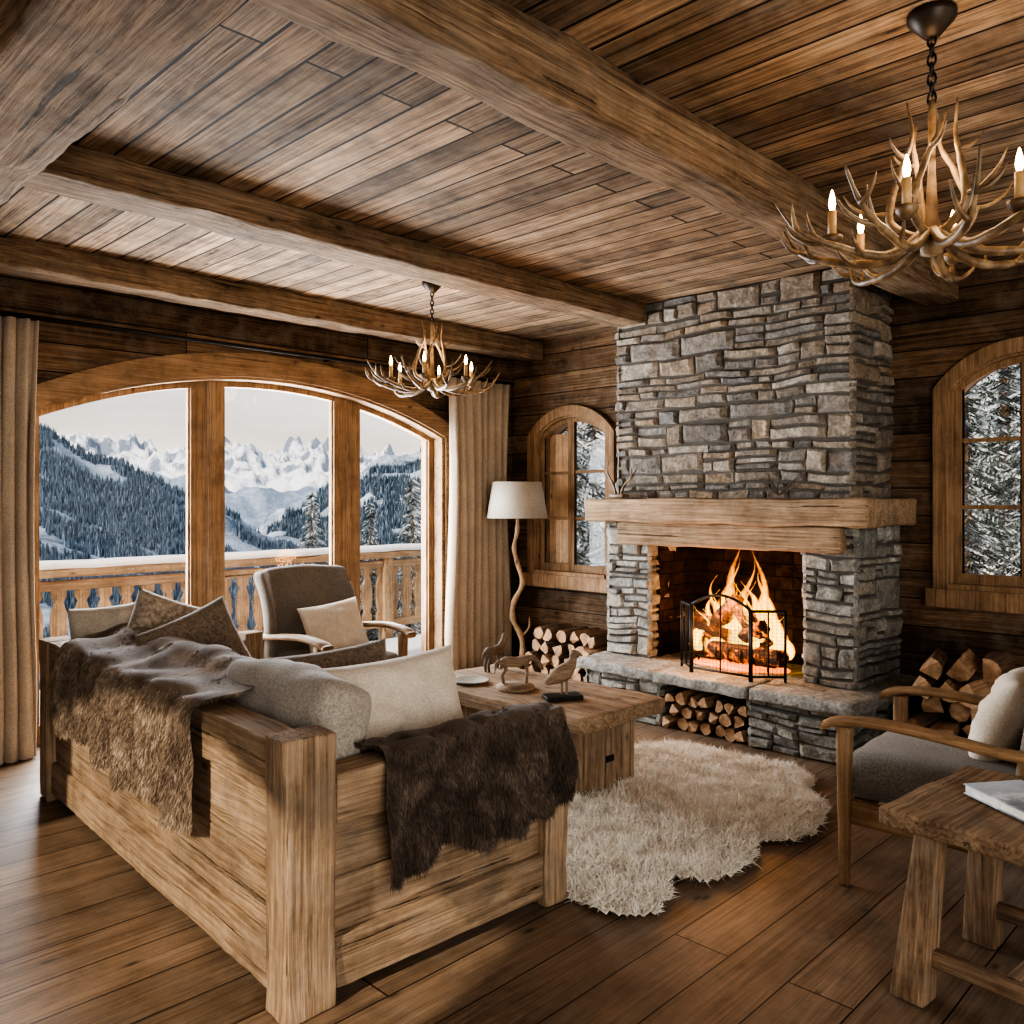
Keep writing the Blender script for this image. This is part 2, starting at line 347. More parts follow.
# ------------------------------------------------------------------ windows
def archband(g,M,ua,ub,zb,fin,oa,ob,fout,w0,w1,n=24):
    for i in range(n):
        t0,t1=i/n,(i+1)/n
        a,b=ua+(ub-ua)*t0,ua+(ub-ua)*t1; c,d=oa+(ob-oa)*t0,oa+(ob-oa)*t1
        g.prism([(a,fin(a)),(b,fin(b)),(d,fout(d)),(c,fout(c))],w0,w1,M)
    g.prism([(oa,zb),(ua,zb),(ua,fin(ua)),(oa,fout(oa))],w0,w1,M)
    g.prism([(ub,zb),(ob,zb),(ob,fout(ob)),(ub,fin(ub))],w0,w1,M)
def sash(M,u0,u1,z0,fn,sl,sr,bot,top,w0,w1,parent,bars=0,axis=2):
    g=G()
    g.prism([(u0,z0),(u0+sl,z0),(u0+sl,fn(u0+sl)),(u0,fn(u0))],w0,w1,M)
    g.prism([(u1-sr,z0),(u1,z0),(u1,fn(u1)),(u1-sr,fn(u1-sr))],w0,w1,M)
    a,b=u0+sl,u1-sr
    g.prism([(a,z0),(b,z0),(b,z0+bot),(a,z0+bot)],w0+.004,w1-.004,M)
    n=10
    for i in range(n):
        p,q=a+(b-a)*i/n,a+(b-a)*(i+1)/n
        g.prism([(p,fn(p)-top),(q,fn(q)-top),(q,fn(q)),(p,fn(p))],w0+.004,w1-.004,M)
    zt=fn((a+b)/2)-top
    for (p,q) in ((a,a+.012),(b-.012,b)):
        g.prism([(p,z0+bot),(q,z0+bot),(q,fn(q)-top),(p,fn(p)-top)],w0+.02,w1-.02,M)
    for k in range(bars):
        z=z0+bot+(zt-z0-bot)*(k+1)/(bars+1)
        g.prism([(a,z-.012),(b,z-.012),(b,z+.012),(a,z+.012)],w0+.010,w1-.010,M)
    s=g.obj('sash',trimw(axis),parent=parent)
    gg=G(); wm=(w0+w1)/2; pts=[(a,z0+bot),(b,z0+bot)]+[(b-(b-a)*i/8,fn(b-(b-a)*i/8)-top) for i in range(9)]
    gg.prism(pts,wm-.003,wm+.003,M); gg.obj('glass_pane',M_glass,parent=s,label='clear window glass')
    return s
g=G(); archband(g,MX,1.53,4.66,.0,A1,1.41,4.79,arc(1.41,4.79,2.04,2.46),WY-.05,WY+.0)
archband(g,MX,1.55,4.63,.0,lambda u:A1(u)-.02,1.53,4.66,A1,WY-.03,WY+.24)
w1=g.obj('window_1',trimw(0),kind='structure',label='wide arched timber window with three tall panes',category='window')
A1b=lambda u:A1(u)-.01
sash(MX,1.555,2.64,.0,A1b,.045,.115,.12,.05,WY+.08,WY+.15,w1)
sash(MX,2.648,3.762,.0,A1b,.115,.115,.12,.05,WY+.08,WY+.15,w1)
sash(MX,3.770,4.64,.0,A1b,.115,.06,.12,.05,WY+.08,WY+.15,w1)
def smallwin(i,ua,ub,zb,fn,zs,zp,lab,mid):
    g=G(); t=.085
    archband(g,MY,ua,ub,zb-.02,fn,ua-t,ub+t,arc(ua-t,ub+t,zs+.02,zp+t),FX-.045,FX)
    g.prism([(ua-t-.03,zb-.12),(ub+t+.03,zb-.12),(ub+t+.03,zb-.01),(ua-t-.03,zb-.01)],FX-.08,FX,MY)
    archband(g,MY,ua+.015,ub-.015,zb,lambda u:fn(u)-.015,ua,ub,fn,FX-.02,FX+.20)
    g.prism([(ua,zb-.01),(ub,zb-.01),(ub,zb+.02),(ua,zb+.02)],FX-.06,FX+.24,MY)
    w=g.obj('window_%d'%i,trimw(2),kind='structure',label=lab,category='window')
    f2=lambda u:fn(u)-.012
    sash(MY,ua+.015,mid-.002,zb+.02,f2,.04,.03,.06,.04,FX+.02,FX+.06,w,bars=2)
    sash(MY,mid+.002,ub-.015,zb+.02,f2,.03,.04,.06,.04,FX+.02,FX+.06,w,bars=2)
    return w
w2=smallwin(2,4.28,5.07,.82,A2,1.99,2.165,'small arched casement window beside the fireplace',4.70)
w3=smallwin(3,.88,1.69,.93,A3,2.10,2.29,'small arched casement window with snowy trees outside',1.285)
# shutter leaf standing half open outside the far casement, colour lightened to stand in for daylight glow
g=G()
for k in range(3): g.rbox((.02,.085,1.16),(FX+.155,4.865+k*.089,1.45),r=.005,sp=.4)
g.obj('shutter',wood('shutter',(.60,.38,.22),(.85,.60,.38),(.95,.74,.52),axis=2,bs=.2,grey=0,crack=.2),parent=w2,label='outside shutter of warm plain boards')
G().rbox((.02,.02,.10),(FX+.01,1.285,1.55),r=.006,sp=.1).obj('latch',M_iron,parent=w3)
# ------------------------------------------------------------------ curtains
rod=thing('curtain_rod','thin black iron curtain rod above the arched window','curtain rod',(3.3,WY-.13,2.48))
G().tube([(-2.2,0,0),(2.08,0,0)],.013,10).obj('pole',M_iron,parent=rod,smooth=True)
for x in (-1.9,0.2,1.95):
    G().tube([(x,.12,-.0),(x,0,0)],.008,8).obj('bracket',M_iron,parent=rod,smooth=True)
def curtain(x0,x1,lab,folds):
    g=G(); n=folds*10; m=14; vs=[];fs=[]; ph=U(0,6)
    for j in range(m+1):
        t=j/m; z=2.46*(1-t)+.01*t
        for i in range(n+1):
            s=i/n; w=1-.10*math.sin(math.pi*min(1,t*1.2))
            x=(x0+x1)/2+(s-.5)*(x1-x0)*w
            a=s*folds*2*math.pi+ph+.8*noise.noise(V((s*5,t*.6,x0)))
            y=.045*math.sin(a)*(0.75+.35*t)+.012*math.sin(2.3*a+4*t)+.01*noise.noise(V((s*4,t*3,x0)))
            vs.append((x+.018*math.cos(a)*t,WY-.14+y,z))
    for j in range(m):
        for i in range(n): a=j*(n+1)+i; fs.append((a,a+1,a+n+2,a+n+1))
    g.add(vs,fs)
    o=g.obj('curtain',M_linen,smooth=True,center='base',label=lab,category='curtain',group='linen window curtains')
    md=o.modifiers.new('t','SOLIDIFY'); md.thickness=.006
curtain(1.02,1.535,'floor length beige linen curtain beside the arched window',7)
curtain(4.62,5.33,'floor length beige linen curtain gathered near the floor lamp',8)
# ------------------------------------------------------------------ fireplace
def stones(g,u0,v0,u1,v1,P,t=.022,gap=.0035,hm=(.035,.15),wm=(.10,.36)):
    rects=[]; v=v0
    while v<v1-.001:
        h=random.choice([U(*hm),U(hm[0],.09),U(.09,.19)])
        if v1-v-h<.035: h=v1-v
        u=u0
        while u<u1-.001:
            w=U(*wm)*(1.25 if h>.1 else 1)
            if u1-u-w<.07: w=u1-u
            r=random.random()
            if h>.08 and r<.50:
                k=U(.32,.68)
                if w>.2 and r<.34:
                    c=U(.3,.7)
                    if r<.17: rects+= [(u,v,u+w*c,v+h*k),(u+w*c,v,u+w,v+h*k),(u,v+h*k,u+w,v+h)]
                    else: rects+= [(u,v,u+w*c,v+h),(u+w*c,v,u+w,v+h*k),(u+w*c,v+h*k,u+w,v+h)]
                else: rects+= [(u,v,u+w,v+h*k),(u,v+h*k,u+w,v+h)]
            elif h>.13 and r<.62: rects+= [(u,v,u+w,v+h*.33),(u,v+h*.33,u+w,v+h*.62),(u,v+h*.62,u+w,v+h)]
            else: rects.append((u,v,u+w,v+h))
            u+=w
        v+=h
    wob=lambda u,v: noise.noise(V((u*1.7,v*1.3,u0*3)))*.032+noise.noise(V((u*5,v*2,9)))*.014
    for (a,b,c,d) in rects:
        gp=gap*U(.5,1.6); a+=gp;b+=gp;c-=gp;d-=gp
        T=t*U(.3,1.7); tu,tv=U(-.008,.008),U(-.007,.007); o=V((U(0,90),U(0,90),0)); sh=min(.014,(d-b)*.18); j4=[U(-sh,sh*.3) for _ in range(4)]; lx=U(-.012,.012)
        vs=[];fs=[]; S=[0,.02,.12,.35,.65,.88,.98,1]
        for y in S:
            for x in S:
                u=a+(c-a)*x; v=b+(d-b)*y
                v+= -(j4[0]*(1-x)+j4[1]*x)*(1-y)*1.0 + (j4[2]*(1-x)+j4[3]*x)*y
                u+= (.014*noise.noise(V((v*20,x,0))+o))*(1-abs(2*x-1)*.4)
                fv=min(1,min(max(v-v0,0),max(v1-v,0))*10); fu=min(1,min(max(u-u0,0),max(u1-u,0))*10)
                u+=lx*(y-.5)*fu
                vv=v+wob(u,v)*fv
                e=min(x,1-x,y,1-y)
                if e<=0: w=-.012
                elif e<.05: w=T*.35
                else: w=T+tu*(x-.5)*2+tv*(y-.5)*2+.010*noise.noise(V((u*14,v*14,0))+o)
                vs.append(P(u,min(vv,v1),w))
        k=len(S)
        for j in range(k-1):
            for i in range(k-1): q=j*k+i; fs.append((q,q+1,q+k+1,q+k))
        g.add(vs,fs)
fp=thing('fireplace','grey stacked-stone fireplace with timber mantel and raised hearth','fireplace',(4.9,2.9,0))
O=V((4.9,2.9,0)); FW=FX-.004; HT=H-.004
def FPo(g,name,mat,smooth=False,**k):
    g.v=[tuple(V((min(p[0],FW),p[1],min(p[2],HT)))-O) for p in g.v]; return g.obj(name,mat,parent=fp,smooth=smooth,**k)
PF=lambda X:(lambda u,v,w: V((X-w,u,v)))
PS=lambda Y,s:(lambda u,v,w: V((u,Y+s*w,v)))
CX,CY0,CY1=4.915,2.045,3.745
g=G(); g.rbox((FX-CX,CY1-CY0,H-1.4),((FX+CX)/2,(CY0+CY1)/2,(H+1.4)/2),r=.002,sp=9,mi=1)
stones(g,CY0-.02,1.44,CY1+.02,H,PF(CX)); stones(g,CX-.02,1.44,FX,H,PS(CY0,-1)); stones(g,CX-.02,1.44,FX,H,PS(CY1,1))
FPo(g,'chimney_breast',[M_stone,M_mortar])
SX=4.825
for (a,b,nm) in ((1.985,2.294,'pillar'),(3.41,3.765,'pillar')):
    g=G(); g.rbox((FX-SX,b-a,1.46-.30),((FX+SX)/2,(a+b)/2,(1.46+.30)/2),r=.002,sp=9,mi=1)
    stones(g,a-.015,.36,b+.015,1.30,PF(SX),t=.02,wm=(.09,.26),hm=(.03,.11)); stones(g,SX-.015,.36,FX,1.30,PS(a,-1),t=.018,hm=(.03,.11),wm=(.1,.3)); stones(g,SX-.015,.36,FX,1.30,PS(b,1),t=.018,hm=(.03,.11))
    FPo(g,nm,[M_stoneg,M_mortar])
g=G(); g.rbox((.55,1.116,.33),(5.20,2.852,1.30),r=.002,sp=9)
g.rbox((.12,1.116,.80),(5.38,2.852,.76),r=.002,sp=9)
g.rbox((.5,.03,.80),(5.15,2.31,.76),r=.002,sp=9); g.rbox((.5,.03,.80),(5.15,3.395,.76),r=.002,sp=9)
FPo(g,'firebox',M_brick)
g=G(); g.rbox((.77,2.02,.165),(4.70+.385,2.885,1.377),r=.02,sp=.05,amp=.012,freq=4,fine=.004); FPo(g,'mantel',oak(1),True,label='thick pale oak mantel beam')
g=G(); g.rbox((.16,1.60,.155),(4.83,2.84,1.218),r=.015,sp=.05,amp=.008,freq=5,fine=.003); FPo(g,'lintel',oak(1),True,label='oak lintel beam above the fire opening')
g=G(); g.rbox((1.0,.62,.07),(4.96,2.16,.328),r=.015,sp=.05,amp=.012,freq=7,fine=.004); g.rbox((1.0,.66,.072),(4.955,2.80,.327),r=.015,sp=.05,amp=.012,freq=7,fine=.004); g.rbox((1.0,.66,.07),(4.965,3.46,.328),r=.015,sp=.05,amp=.012,freq=7,fine=.004)
FPo(g,'hearth_slab',M_slab,True)
g=G(); HX=4.55
for (a,b) in ((1.93,2.50),(3.14,3.74)):
    g.rbox((FX-HX,b-a,.29),((FX+HX)/2,(a+b)/2,.145),r=.002,sp=9,mi=1)
    stones(g,a-.01,0.0,b+.01,.295,PF(HX),t=.025,wm=(.1,.3)); stones(g,HX-.02,0,FX,.295,PS(a,-1),t=.02); stones(g,HX-.02,0,FX,.295,PS(b,1),t=.02)
g.rbox((.1,.64,.29),(5.1,2.82,.145),r=.002,sp=9,mi=1)
FPo(g,'hearth_base',[M_stoneg,M_mortar])
# ------------------------------------------------------------------ logs
def logmesh(kind):
    g=G(); L=.34; vs=[];fs=[]
    if kind==0: sec=[(math.cos(2*math.pi*k/10),math.sin(2*math.pi*k/10)) for k in range(10)]; spl=[0]*10
    elif kind==1: sec=[(-1.0,-.6),(1.0,-.5),(.95,.15),(.6,.65),(0,.9),(-.6,.65),(-.95,.1)]; spl=[1,0,0,0,0,0,0]
    else: sec=[(0,-1.0),(.95,.35),(.5,.85),(-.1,1.0),(-.75,.7),(-1.0,.3)]; spl=[1,0,0,0,0,1]
    n=len(sec); m=7; sd=U(0,99)
    for j in range(m):
        x=-L/2+L*j/(m-1)
        for (a,b2) in sec:
            k=1+.16*noise.noise(V((x*7,a*2+sd,b2*2)))
            vs.append((x+(U(-.01,.01) if j in(0,m-1) else 0),a*.055*k,b2*.055*k))
    for j in range(m-1):
        for k in range(n): fs.append(((j*n+k,j*n+(k+1)%n,(j+1)*n+(k+1)%n,(j+1)*n+k),1 if spl[k] else 0))
    g.v+=vs
    for f,mi in fs: g.f.append(f); g.m.append(mi)
    g.f.append(tuple(range(n))[::-1]); g.m.append(2); g.f.append(tuple((m-1)*n+k for k in range(n))); g.m.append(2)
    return g
LOGS=[]
def putlog(loc,rx,rz,s,label,group,kind=None,ry=0,sx=1):
    k=random.choice([0,1,1,2,2]) if kind is None else kind
    if len(LOGS)<3:
        for q in range(3):
            me_o=logmesh(q).obj('firewood_log',[M_bark,M_split,M_end],smooth=False); LOGS.append(me_o.data); bpy.data.objects.remove(me_o)
    o=bpy.data.objects.new('firewood_log',LOGS[k]); bpy.context.scene.collection.objects.link(o)
    o.location=loc; o.rotation_euler=(rx,ry,rz); o.scale=(sx,s,s); o['label']=label; o['category']='firewood'; o['group']=group; return o
def stack(y0,y1,x,h,label,group,r=.05,jit=.01,taper=0,z0=.0,rz=.06,k2=1.8):
    row=0; z=z0+r
    while z+r<=h+.015:
        a=y0+r+(r if row%2 else 0)+taper*row*.6; b=y1-r+.001-taper*row*.6; y=a
        while y<=b:
            s=U(.82,.98)*r/.055
            putlog((x+U(-jit,jit)*2,y,z+U(-.004,.004)),U(0,6.28),U(-rz,rz),s,label,group); y+=2*r+.002
        z+=r*k2; row+=1
stack(2.50,3.14,4.66+.05,.29,'split firewood log stored in the niche under the hearth','firewood under the hearth',r=.042)
stack(3.86,4.85,5.20,.44,'split firewood log in a low pile against the board wall','firewood pile under the window',r=.058,jit=.02,taper=.05,rz=.15)
stack(1.12,1.88,5.08,.62,'split firewood log stacked beside the stone fireplace','firewood pile beside the fireplace',r=.066,jit=.05,taper=.07,rz=.3)
gr=thing('fire_grate','black iron grate holding the burning logs','fire grate',(5.02,2.82,.365))
g=G()
for k in range(7): g.tube(cr([(-.17,-.27+k*.09,.13),(-.15,-.27+k*.09,.05),(.13,-.27+k*.09,.05),(.15,-.27+k*.09,.10)],4),.008,6)
g.tube([(-.12,-.3,.045),(-.12,.3,.045)],.009,6); g.tube([(.1,-.3,.045),(.1,.3,.045)],.009,6)
g.obj('grate_bars',M_iron,parent=gr,smooth=True)
for sx in(-.12,.1):
    for sy in(-.25,.25): G().tube([(sx,sy,0),(sx,sy,.045)],.009,6).obj('foot',M_iron,parent=gr)
for i,(p,ry,rz,L) in enumerate([((4.90,2.72,.47),0,1.5,1.5),((5.02,2.95,.47),.0,1.75,1.3),((4.97,2.80,.56),.35,1.2,1.35),((4.96,2.92,.57),-.45,1.9,1.3),((4.95,2.72,.66),-.85,1.45,1.1),((4.95,2.92,.68),.8,1.6,1.0)]):
    o=putlog(p,U(0,6),rz,1.05,'charred log glowing in the fire','burning logs',kind=0,ry=ry,sx=L); o.name='burning_log'
    o.data=o.data.copy(); o.data.materials.clear()
    for _ in range(3): o.data.materials.append(M_char)
g=G(); g.lathe([(.0,0),(.34,.0),(.30,.02),(.18,.045),(.03,.055)],n=28,fn=lambda p,a:(p.x*.55+.012*math.sin(a*5),p.y,p.z+.012*math.sin(a*7)*(p.z>.01)))
g.obj('ember_bed',M_ember,loc=(5.0,2.82,.366),smooth=True,label='glowing orange embers under the grate',category='embers',kind='stuff')
g=G()
def tongue(y,x,h,r,z0=0.0):
    ph=U(0,6); pts=[];rr=[]
    for i in range(19):
        t=i/18; pts.append((x+.03*math.sin(ph+t*4)*t,y+(.05*math.sin(ph*1.7+t*7))*(.3+t)-.06*t*(y/.3),z0+h*t)); rr.append(max(.0015,r*(math.sin(math.pi*min(1,(t*.9+.12))**.6))**1.1*(1-.5*t)*(1+.15*math.sin(ph+t*11))))
    g.tube(pts,rr,14,flat=.75)
for (y,h,r) in [(-.30,.26,.05),(-.23,.44,.06),(-.16,.56,.07),(-.09,.72,.07),(-.02,.66,.08),(.03,.80,.075),(.10,.68,.07),(.17,.52,.065),(.24,.42,.055),(.30,.26,.05),(-.05,.50,.10),(.13,.44,.09),(-.19,.38,.09),(.0,.34,.12)]:
    tongue(y,U(-.06,.07),h,r,U(-.03,.03))
for k in range(12): tongue(U(-.30,.30),U(-.12,-.02),U(.15,.50),U(.018,.045),U(-.02,.10))
g.obj('fire',M_flame,loc=(5.0,2.80,.43),smooth=True,label='bright orange flames rising from the logs',category='fire',kind='stuff')
fs_=thing('fire_screen','black wrought-iron three panel fire screen with arched top','fire screen',(4.60,2.73,.366))
def panel(a,b,h0,h1,nm,n):
    g=G(); a=V(a);b=V(b); top=lambda t:h0+(h1-h0)*math.sin(math.pi*t)
    g.tube([a+V((0,0,0)),a+V((0,0,top(0)))],.009,8); g.tube([b,b+V((0,0,top(1)))],.009,8)
    g.tube([a.lerp(b,i/12)+V((0,0,top(i/12))) for i in range(13)],.009,8); g.tube([a+V((0,0,.03)),b+V((0,0,.03))],.008,8)
    for i in range(1,n): g.tube([a.lerp(b,i/n)+V((0,0,.03)),a.lerp(b,i/n)+V((0,0,top(i/n)))],.0013 if i*2!=n else .006,4)
    for k in range(1,18):
        z=.03+k*(h0-.03)/18; g.tube([a+V((0,0,z)),b+V((0,0,z))],.0010,4)
    g.obj(nm,M_iron,parent=fs_,smooth=True)
panel((0,-.20,0),(0,.20,0),.43,.50,'panel',16); panel((0,.21,0),(.13,.36,0),.42,.42,'panel',8); panel((0,-.21,0),(.13,-.36,0),.42,.42,'panel',8)
G().tube(cr([(0,-.04,.46),(-.02,-.04,.50),(-.02,.04,.50),(0,.04,.46)],4),.005,6).obj('handle',M_iron,parent=fs_,smooth=True)
# ------------------------------------------------------------------ antlers
def antler(g,pts,r0,tines,sub=5,mi=0):
    P=cr(pts,sub); n=len(P); g.tube(P,[max(.003,r0*(1-.8*(i/(n-1))**1.3))*(1+.12*math.sin(i*2.1)) for i in range(n)],8,mi)
    for (t,d,l) in tines:
        i=min(n-1,int(t*(n-1))); p=P[i]; d=V(d); q=[p,p+d*l*.4+V((0,0,l*.05)),p+d*l*.8+V((0,0,l*.28)),p+d*l+V((0,0,l*.55))]
        q=cr(q,3); m=len(q); g.tube(q,[max(.002,r0*.62*(1-.8*k/(m-1))) for k in range(m)],7,mi)
def chandelier(loc):
    c=thing('antler_chandelier','antler chandelier with glowing candle bulbs hung from the board ceiling','chandelier',loc,group='antler chandeliers')
    G().lathe([(.0,.0),(.065,.0),(.065,-.02),(.042,-.045),(.02,-.07),(.0,-.07)],(0,0,.643),16).obj('canopy',plain('dark_bronze',(.03,.02,.014),.45,.5),parent=c,smooth=True)
    g=G()
    for k in range(7):
        z=.575-.0275*k; pts=[]
        for i in range(11):
            a=2*math.pi*i/10; x=.011*math.cos(a); zz=.02*math.sin(a)
            pts.append((x,0,z+zz-.01) if k%2 else (0,x,z+zz-.01))
        g.tube(pts,.0035,6)
    g.obj('chain',M_iron,parent=c,smooth=True)
    g=G(); g.lathe([(.0,-.05),(.03,-.04),(.035,.02),(.018,.06),(.010,.2),(.010,.36),(.008,.395),(0,.395)],(0,0,0),12); g.obj('stem',M_antler,parent=c,smooth=True)
    for k in range(9):
        a=2*math.pi*k/9+.2; d=V((math.cos(a),math.sin(a),0)); s=V((-d.y,d.x,0)); w=U(-.06,.06); h=U(-.02,.02)
        g=G(); antler(g,[d*.02+V((0,0,.02)),d*.13+V((0,0,-.045))+s*w*.4,d*.28+V((0,0,-.035+h))+s*w,d*.38+V((0,0,.015+h))+s*w*.6,d*.44+V((0,0,.10+h))],.016,
            [(.35,d*.5+s*.4,.11),(.55,d*.7-s*.5,.13),(.75,s*.6+d*.3,.10),(.6,V((0,0,.5))+d*.4,.08)])
        g.obj('antler',M_antler,parent=c,smooth=True)
    for k in range(5):
        a=2*math.pi*k/5+.5; d=V((math.cos(a),math.sin(a),0)); s=V((-d.y,d.x,0))
        g=G(); antler(g,[d*.02+V((0,0,.0)),d*.11+V((0,0,.07)),d*.08+s*.02+V((0,0,.20)),d*.045+s*.04+V((0,0,.29)),d*.06+s*.03+V((0,0,.38+U(-.05,.02)))],.013,[(.3,d*.9,.14),(.6,s*.7+d*.4,.08)])
        g.obj('upright_antler',M_antler,parent=c,smooth=True)
    for k in range(6):
        a=2*math.pi*k/6+.1; x,y=.27*math.cos(a),.27*math.sin(a); z=.01
        g=G(); g.lathe([(0,-.02),(.012,-.02),(.028,.0),(.03,.012),(.012,.012),(.0,.012)],(x,y,z),12); cup=g.obj('candle_cup',M_antler,parent=c,smooth=True)
        g=G(); g.lathe([(0,.01),(.012,.01),(.012,.085),(0,.085)],(x,y,z),12); g.obj('candle',M_candle,parent=c,smooth=True)
        g=G(); g.lathe([(0,.085),(.007,.09),(.010,.105),(.0075,.125),(.0025,.145),(0,.148)],(x,y,z),10); g.obj('bulb',M_bulb,parent=c,smooth=True)
    return c
ch1=chandelier((2.546,.834,2.187)); ch2=copytree(ch1,(3.47,4.12,2.187),.6)
ch1['label']='antler chandelier with candle bulbs hanging by the side table'; ch2['label']='antler chandelier with candle bulbs hanging before the arched window'
g=G(); g.rbox((.07,.12,.03),(0,0,.015),r=.008,sp=.05)
antler(g,[(0,.02,.02),(0,.05,.10),(0,.10,.19),(0,.08,.30)],.011,[(.4,V((0,.8,.3)),.10),(.7,V((0,.8,.5)),.08)])
antler(g,[(0,-.02,.02),(0,-.05,.09),(0,-.11,.15),(0,-.10,.25)],.011,[(.4,V((0,-.8,.2)),.10),(.7,V((.2,-.6,.6)),.07)])
g.obj('antler_ornament',M_antler,loc=(4.80,3.66,1.464),smooth=True,label='small antler rack on a wooden block on the mantel',category='ornament')
g=G()
for k in range(9):
    d=V((U(-.1,.1),U(-1,1),U(.3,1.0))); p=[V((0,0,.012)),d*.1+V((0,0,.02)),d*.19+V((0,U(-.03,.03),U(0,.04)))]
    q=cr(p,4); g.tube(q,[.005*(1-.7*i/(len(q)-1)) for i in range(len(q))],5)
g.obj('dry_twigs',plain('dark_twig',(.07,.045,.03),.8),loc=(4.80,2.45,1.467),label='bundle of dry twigs lying on the mantel',category='twigs',kind='stuff')
# ------------------------------------------------------------------ floor lamp
lp=thing('floor_lamp','floor lamp with twisting branch stem and beige drum shade','floor lamp',(5.08,4.93,0))
G().lathe([(0,0),(.15,0),(.15,.02),(.10,.035),(.0,.035)],n=20).obj('base',chairw(0),parent=lp,smooth=True)
g=G(); P=cr([(0,0,.03),(.03,-.03,.15),(.05,.0,.3),(-.01,.04,.45),(-.03,.01,.6),(.03,-.03,.75),(.03,.02,.9),(-.01,.03,1.05),(0,0,1.2),(0,0,1.34)],5)
g.tube(P,[.026-.010*i/len(P)+.003*math.sin(i*1.3) for i in range(len(P))],9)
g.tube(cr([(.05,.0,.3),(.09,-.05,.38),(.08,-.06,.47)],3),[.012,.011,.01,.009,.008,.006,.004],7)
g.obj('pole',wood('driftwood',(.25,.14,.07),(.43,.27,.15),(.58,.40,.25),axis=2,bs=.4),parent=lp,smooth=True)
g=G(); n=32; vs=[];fs=[]
for (r,z) in ((.255,1.30),(.205,1.60),(.200,1.60),(.250,1.30)):
    for k in range(n): a=2*math.pi*k/n; vs.append((r*math.cos(a),r*math.sin(a),z))
for j in range(4):
    for k in range(n): fs.append((j*n+k,j*n+(k+1)%n,((j+1)%4)*n+(k+1)%n,((j+1)%4)*n+k))
g.add(vs,fs).obj('lamp_shade',M_shade,parent=lp,smooth=True)
G().tube([(0,0,1.30),(0,0,1.40)],.02,10).obj('bulb_socket',M_iron,parent=lp)
# ------------------------------------------------------------------ cushions, fur helpers
def pillow(name,w,h,t,loc,rot,mat,label,group=None,parent=None,wr=.012):
    g=G(); n=26; vs=[];fs=[]; o=V((U(0,50),0,0))
    for side in (1,-1):
        for j in range(n+1):
            for i in range(n+1):
                u,v=-1+2*i/n,-1+2*j/n
                x=w/2*u*(1-.07*(1-v*v)); y=h/2*v*(1-.07*(1-u*u))
                k=max(0,(1-u**4)*(1-v**4))**.55
                cre=-.010*max(0,1-abs(abs(u)-abs(v))*5)*max(abs(u),abs(v))
                z=side*(t/2*k+cre*k) + (wr*noise.noise(V((u*2,v*2,side*3))+o)*2 + wr*.9*noise.noise(V((u*5,v*5,side*3))+o))*k
                vs.append((x,y,z))
    N=(n+1)**2
    for s in (0,1):
        for j in range(n):
            for i in range(n):
                a=s*N+j*(n+1)+i; q=(a,a+1,a+n+2,a+n+1); fs.append(q if s==0 else q[::-1])
    g.add(vs,fs); o2=g.obj(name,mat,parent=parent,loc=loc,rot=rot,smooth=True)
    b=bmesh.new(); b.from_mesh(o2.data); bmesh.ops.remove_doubles(b,verts=b.verts,dist=.0005); b.to_mesh(o2.data); b.free()
    if label: o2['label']=label
    if not parent: o2['category']='pillow'
    if group: o2['group']=group
    return o2
def tufts(g,count,ln,wd,lean,mess,nf,curl=.3,mi=0):
    tris=[];ar=[]
    for f in g.f[:nf]:
        p=[V(g.v[i]) for i in f]
        for k in range(1,len(p)-1):
            a=(p[k]-p[0]).cross(p[k+1]-p[0])
            if a.length>1e-9: tris.append((p[0],p[k],p[k+1],a.normalized())); ar.append(a.length)
    vs=[];fs=[]; lean=V(lean)
    for (a,b,c,n) in random.choices(tris,weights=ar,k=count):
        r1,r2=random.random(),random.random()
        if r1+r2>1: r1,r2=1-r1,1-r2
        p=a+(b-a)*r1+(c-a)*r2
        cl=noise.noise_vector(p*16)*.7
        d=(n+lean+cl*mess*1.2+V((U(-1,1),U(-1,1),U(-1,1)))*mess).normalized(); l=ln*U(.6,1.2)
        s=d.cross(V((U(-1,1),U(-1,1),U(-1,1)))).normalized()*wd*.5
        bend=(lean*.5+V((U(-1,1),U(-1,1),U(-1,1)))*curl)*l*.5
        m=p+d*l*.55; e=p+d*l+bend; k=len(vs)
        vs+=[p-s,p+s,m-s*.8,m+s*.8,e]; fs+=[(k,k+1,k+3,k+2),(k+2,k+3,k+4)]
    g.add(vs,fs,mi)
# ------------------------------------------------------------------ rug
out=[(2.38,2.35),(2.33,2.02),(2.33,1.82),(2.44,1.71),(2.58,1.73),(2.70,1.80),(2.80,1.70),(2.98,1.65),(3.16,1.70),(3.26,1.74),(3.36,1.65),(3.56,1.63),(3.78,1.68),(3.90,1.76),(3.98,1.88),(4.14,1.91),(4.26,2.04),(4.28,2.25),(4.22,2.50),(4.26,2.70),(4.14,2.86),(3.9,2.91),(3.6,2.9),(3.3,2.93),(2.9,2.9),(2.55,2.85),(2.42,2.6)]
out=[(p.x,p.y) for p in cr([(a,b,0) for a,b in out]+[(2.38,2.35,0)],3)]
def inside(x,y):
    c=False; n=len(out); j=n-1
    for i in range(n):
        xi,yi=out[i];xj,yj=out[j]
        if (yi>y)!=(yj>y) and x<(xj-xi)*(y-yi)/(yj-yi)+xi: c=not c
        j=i
    return c
def edist(x,y):
    m=9;p=V((x,y))
    for i in range(len(out)):
        a=V(out[i]);b=V(out[(i+1)%len(out)]);ab=b-a
        if ab.length<1e-6: continue
        t=max(0,min(1,(p-a).dot(ab)/ab.dot(ab))); m=min(m,(a+ab*t-p).length)
    return m
g=G(); st=.02; x0,y0=2.25,1.55; nx,ny=106,72; idx={};vs=[];fs=[]
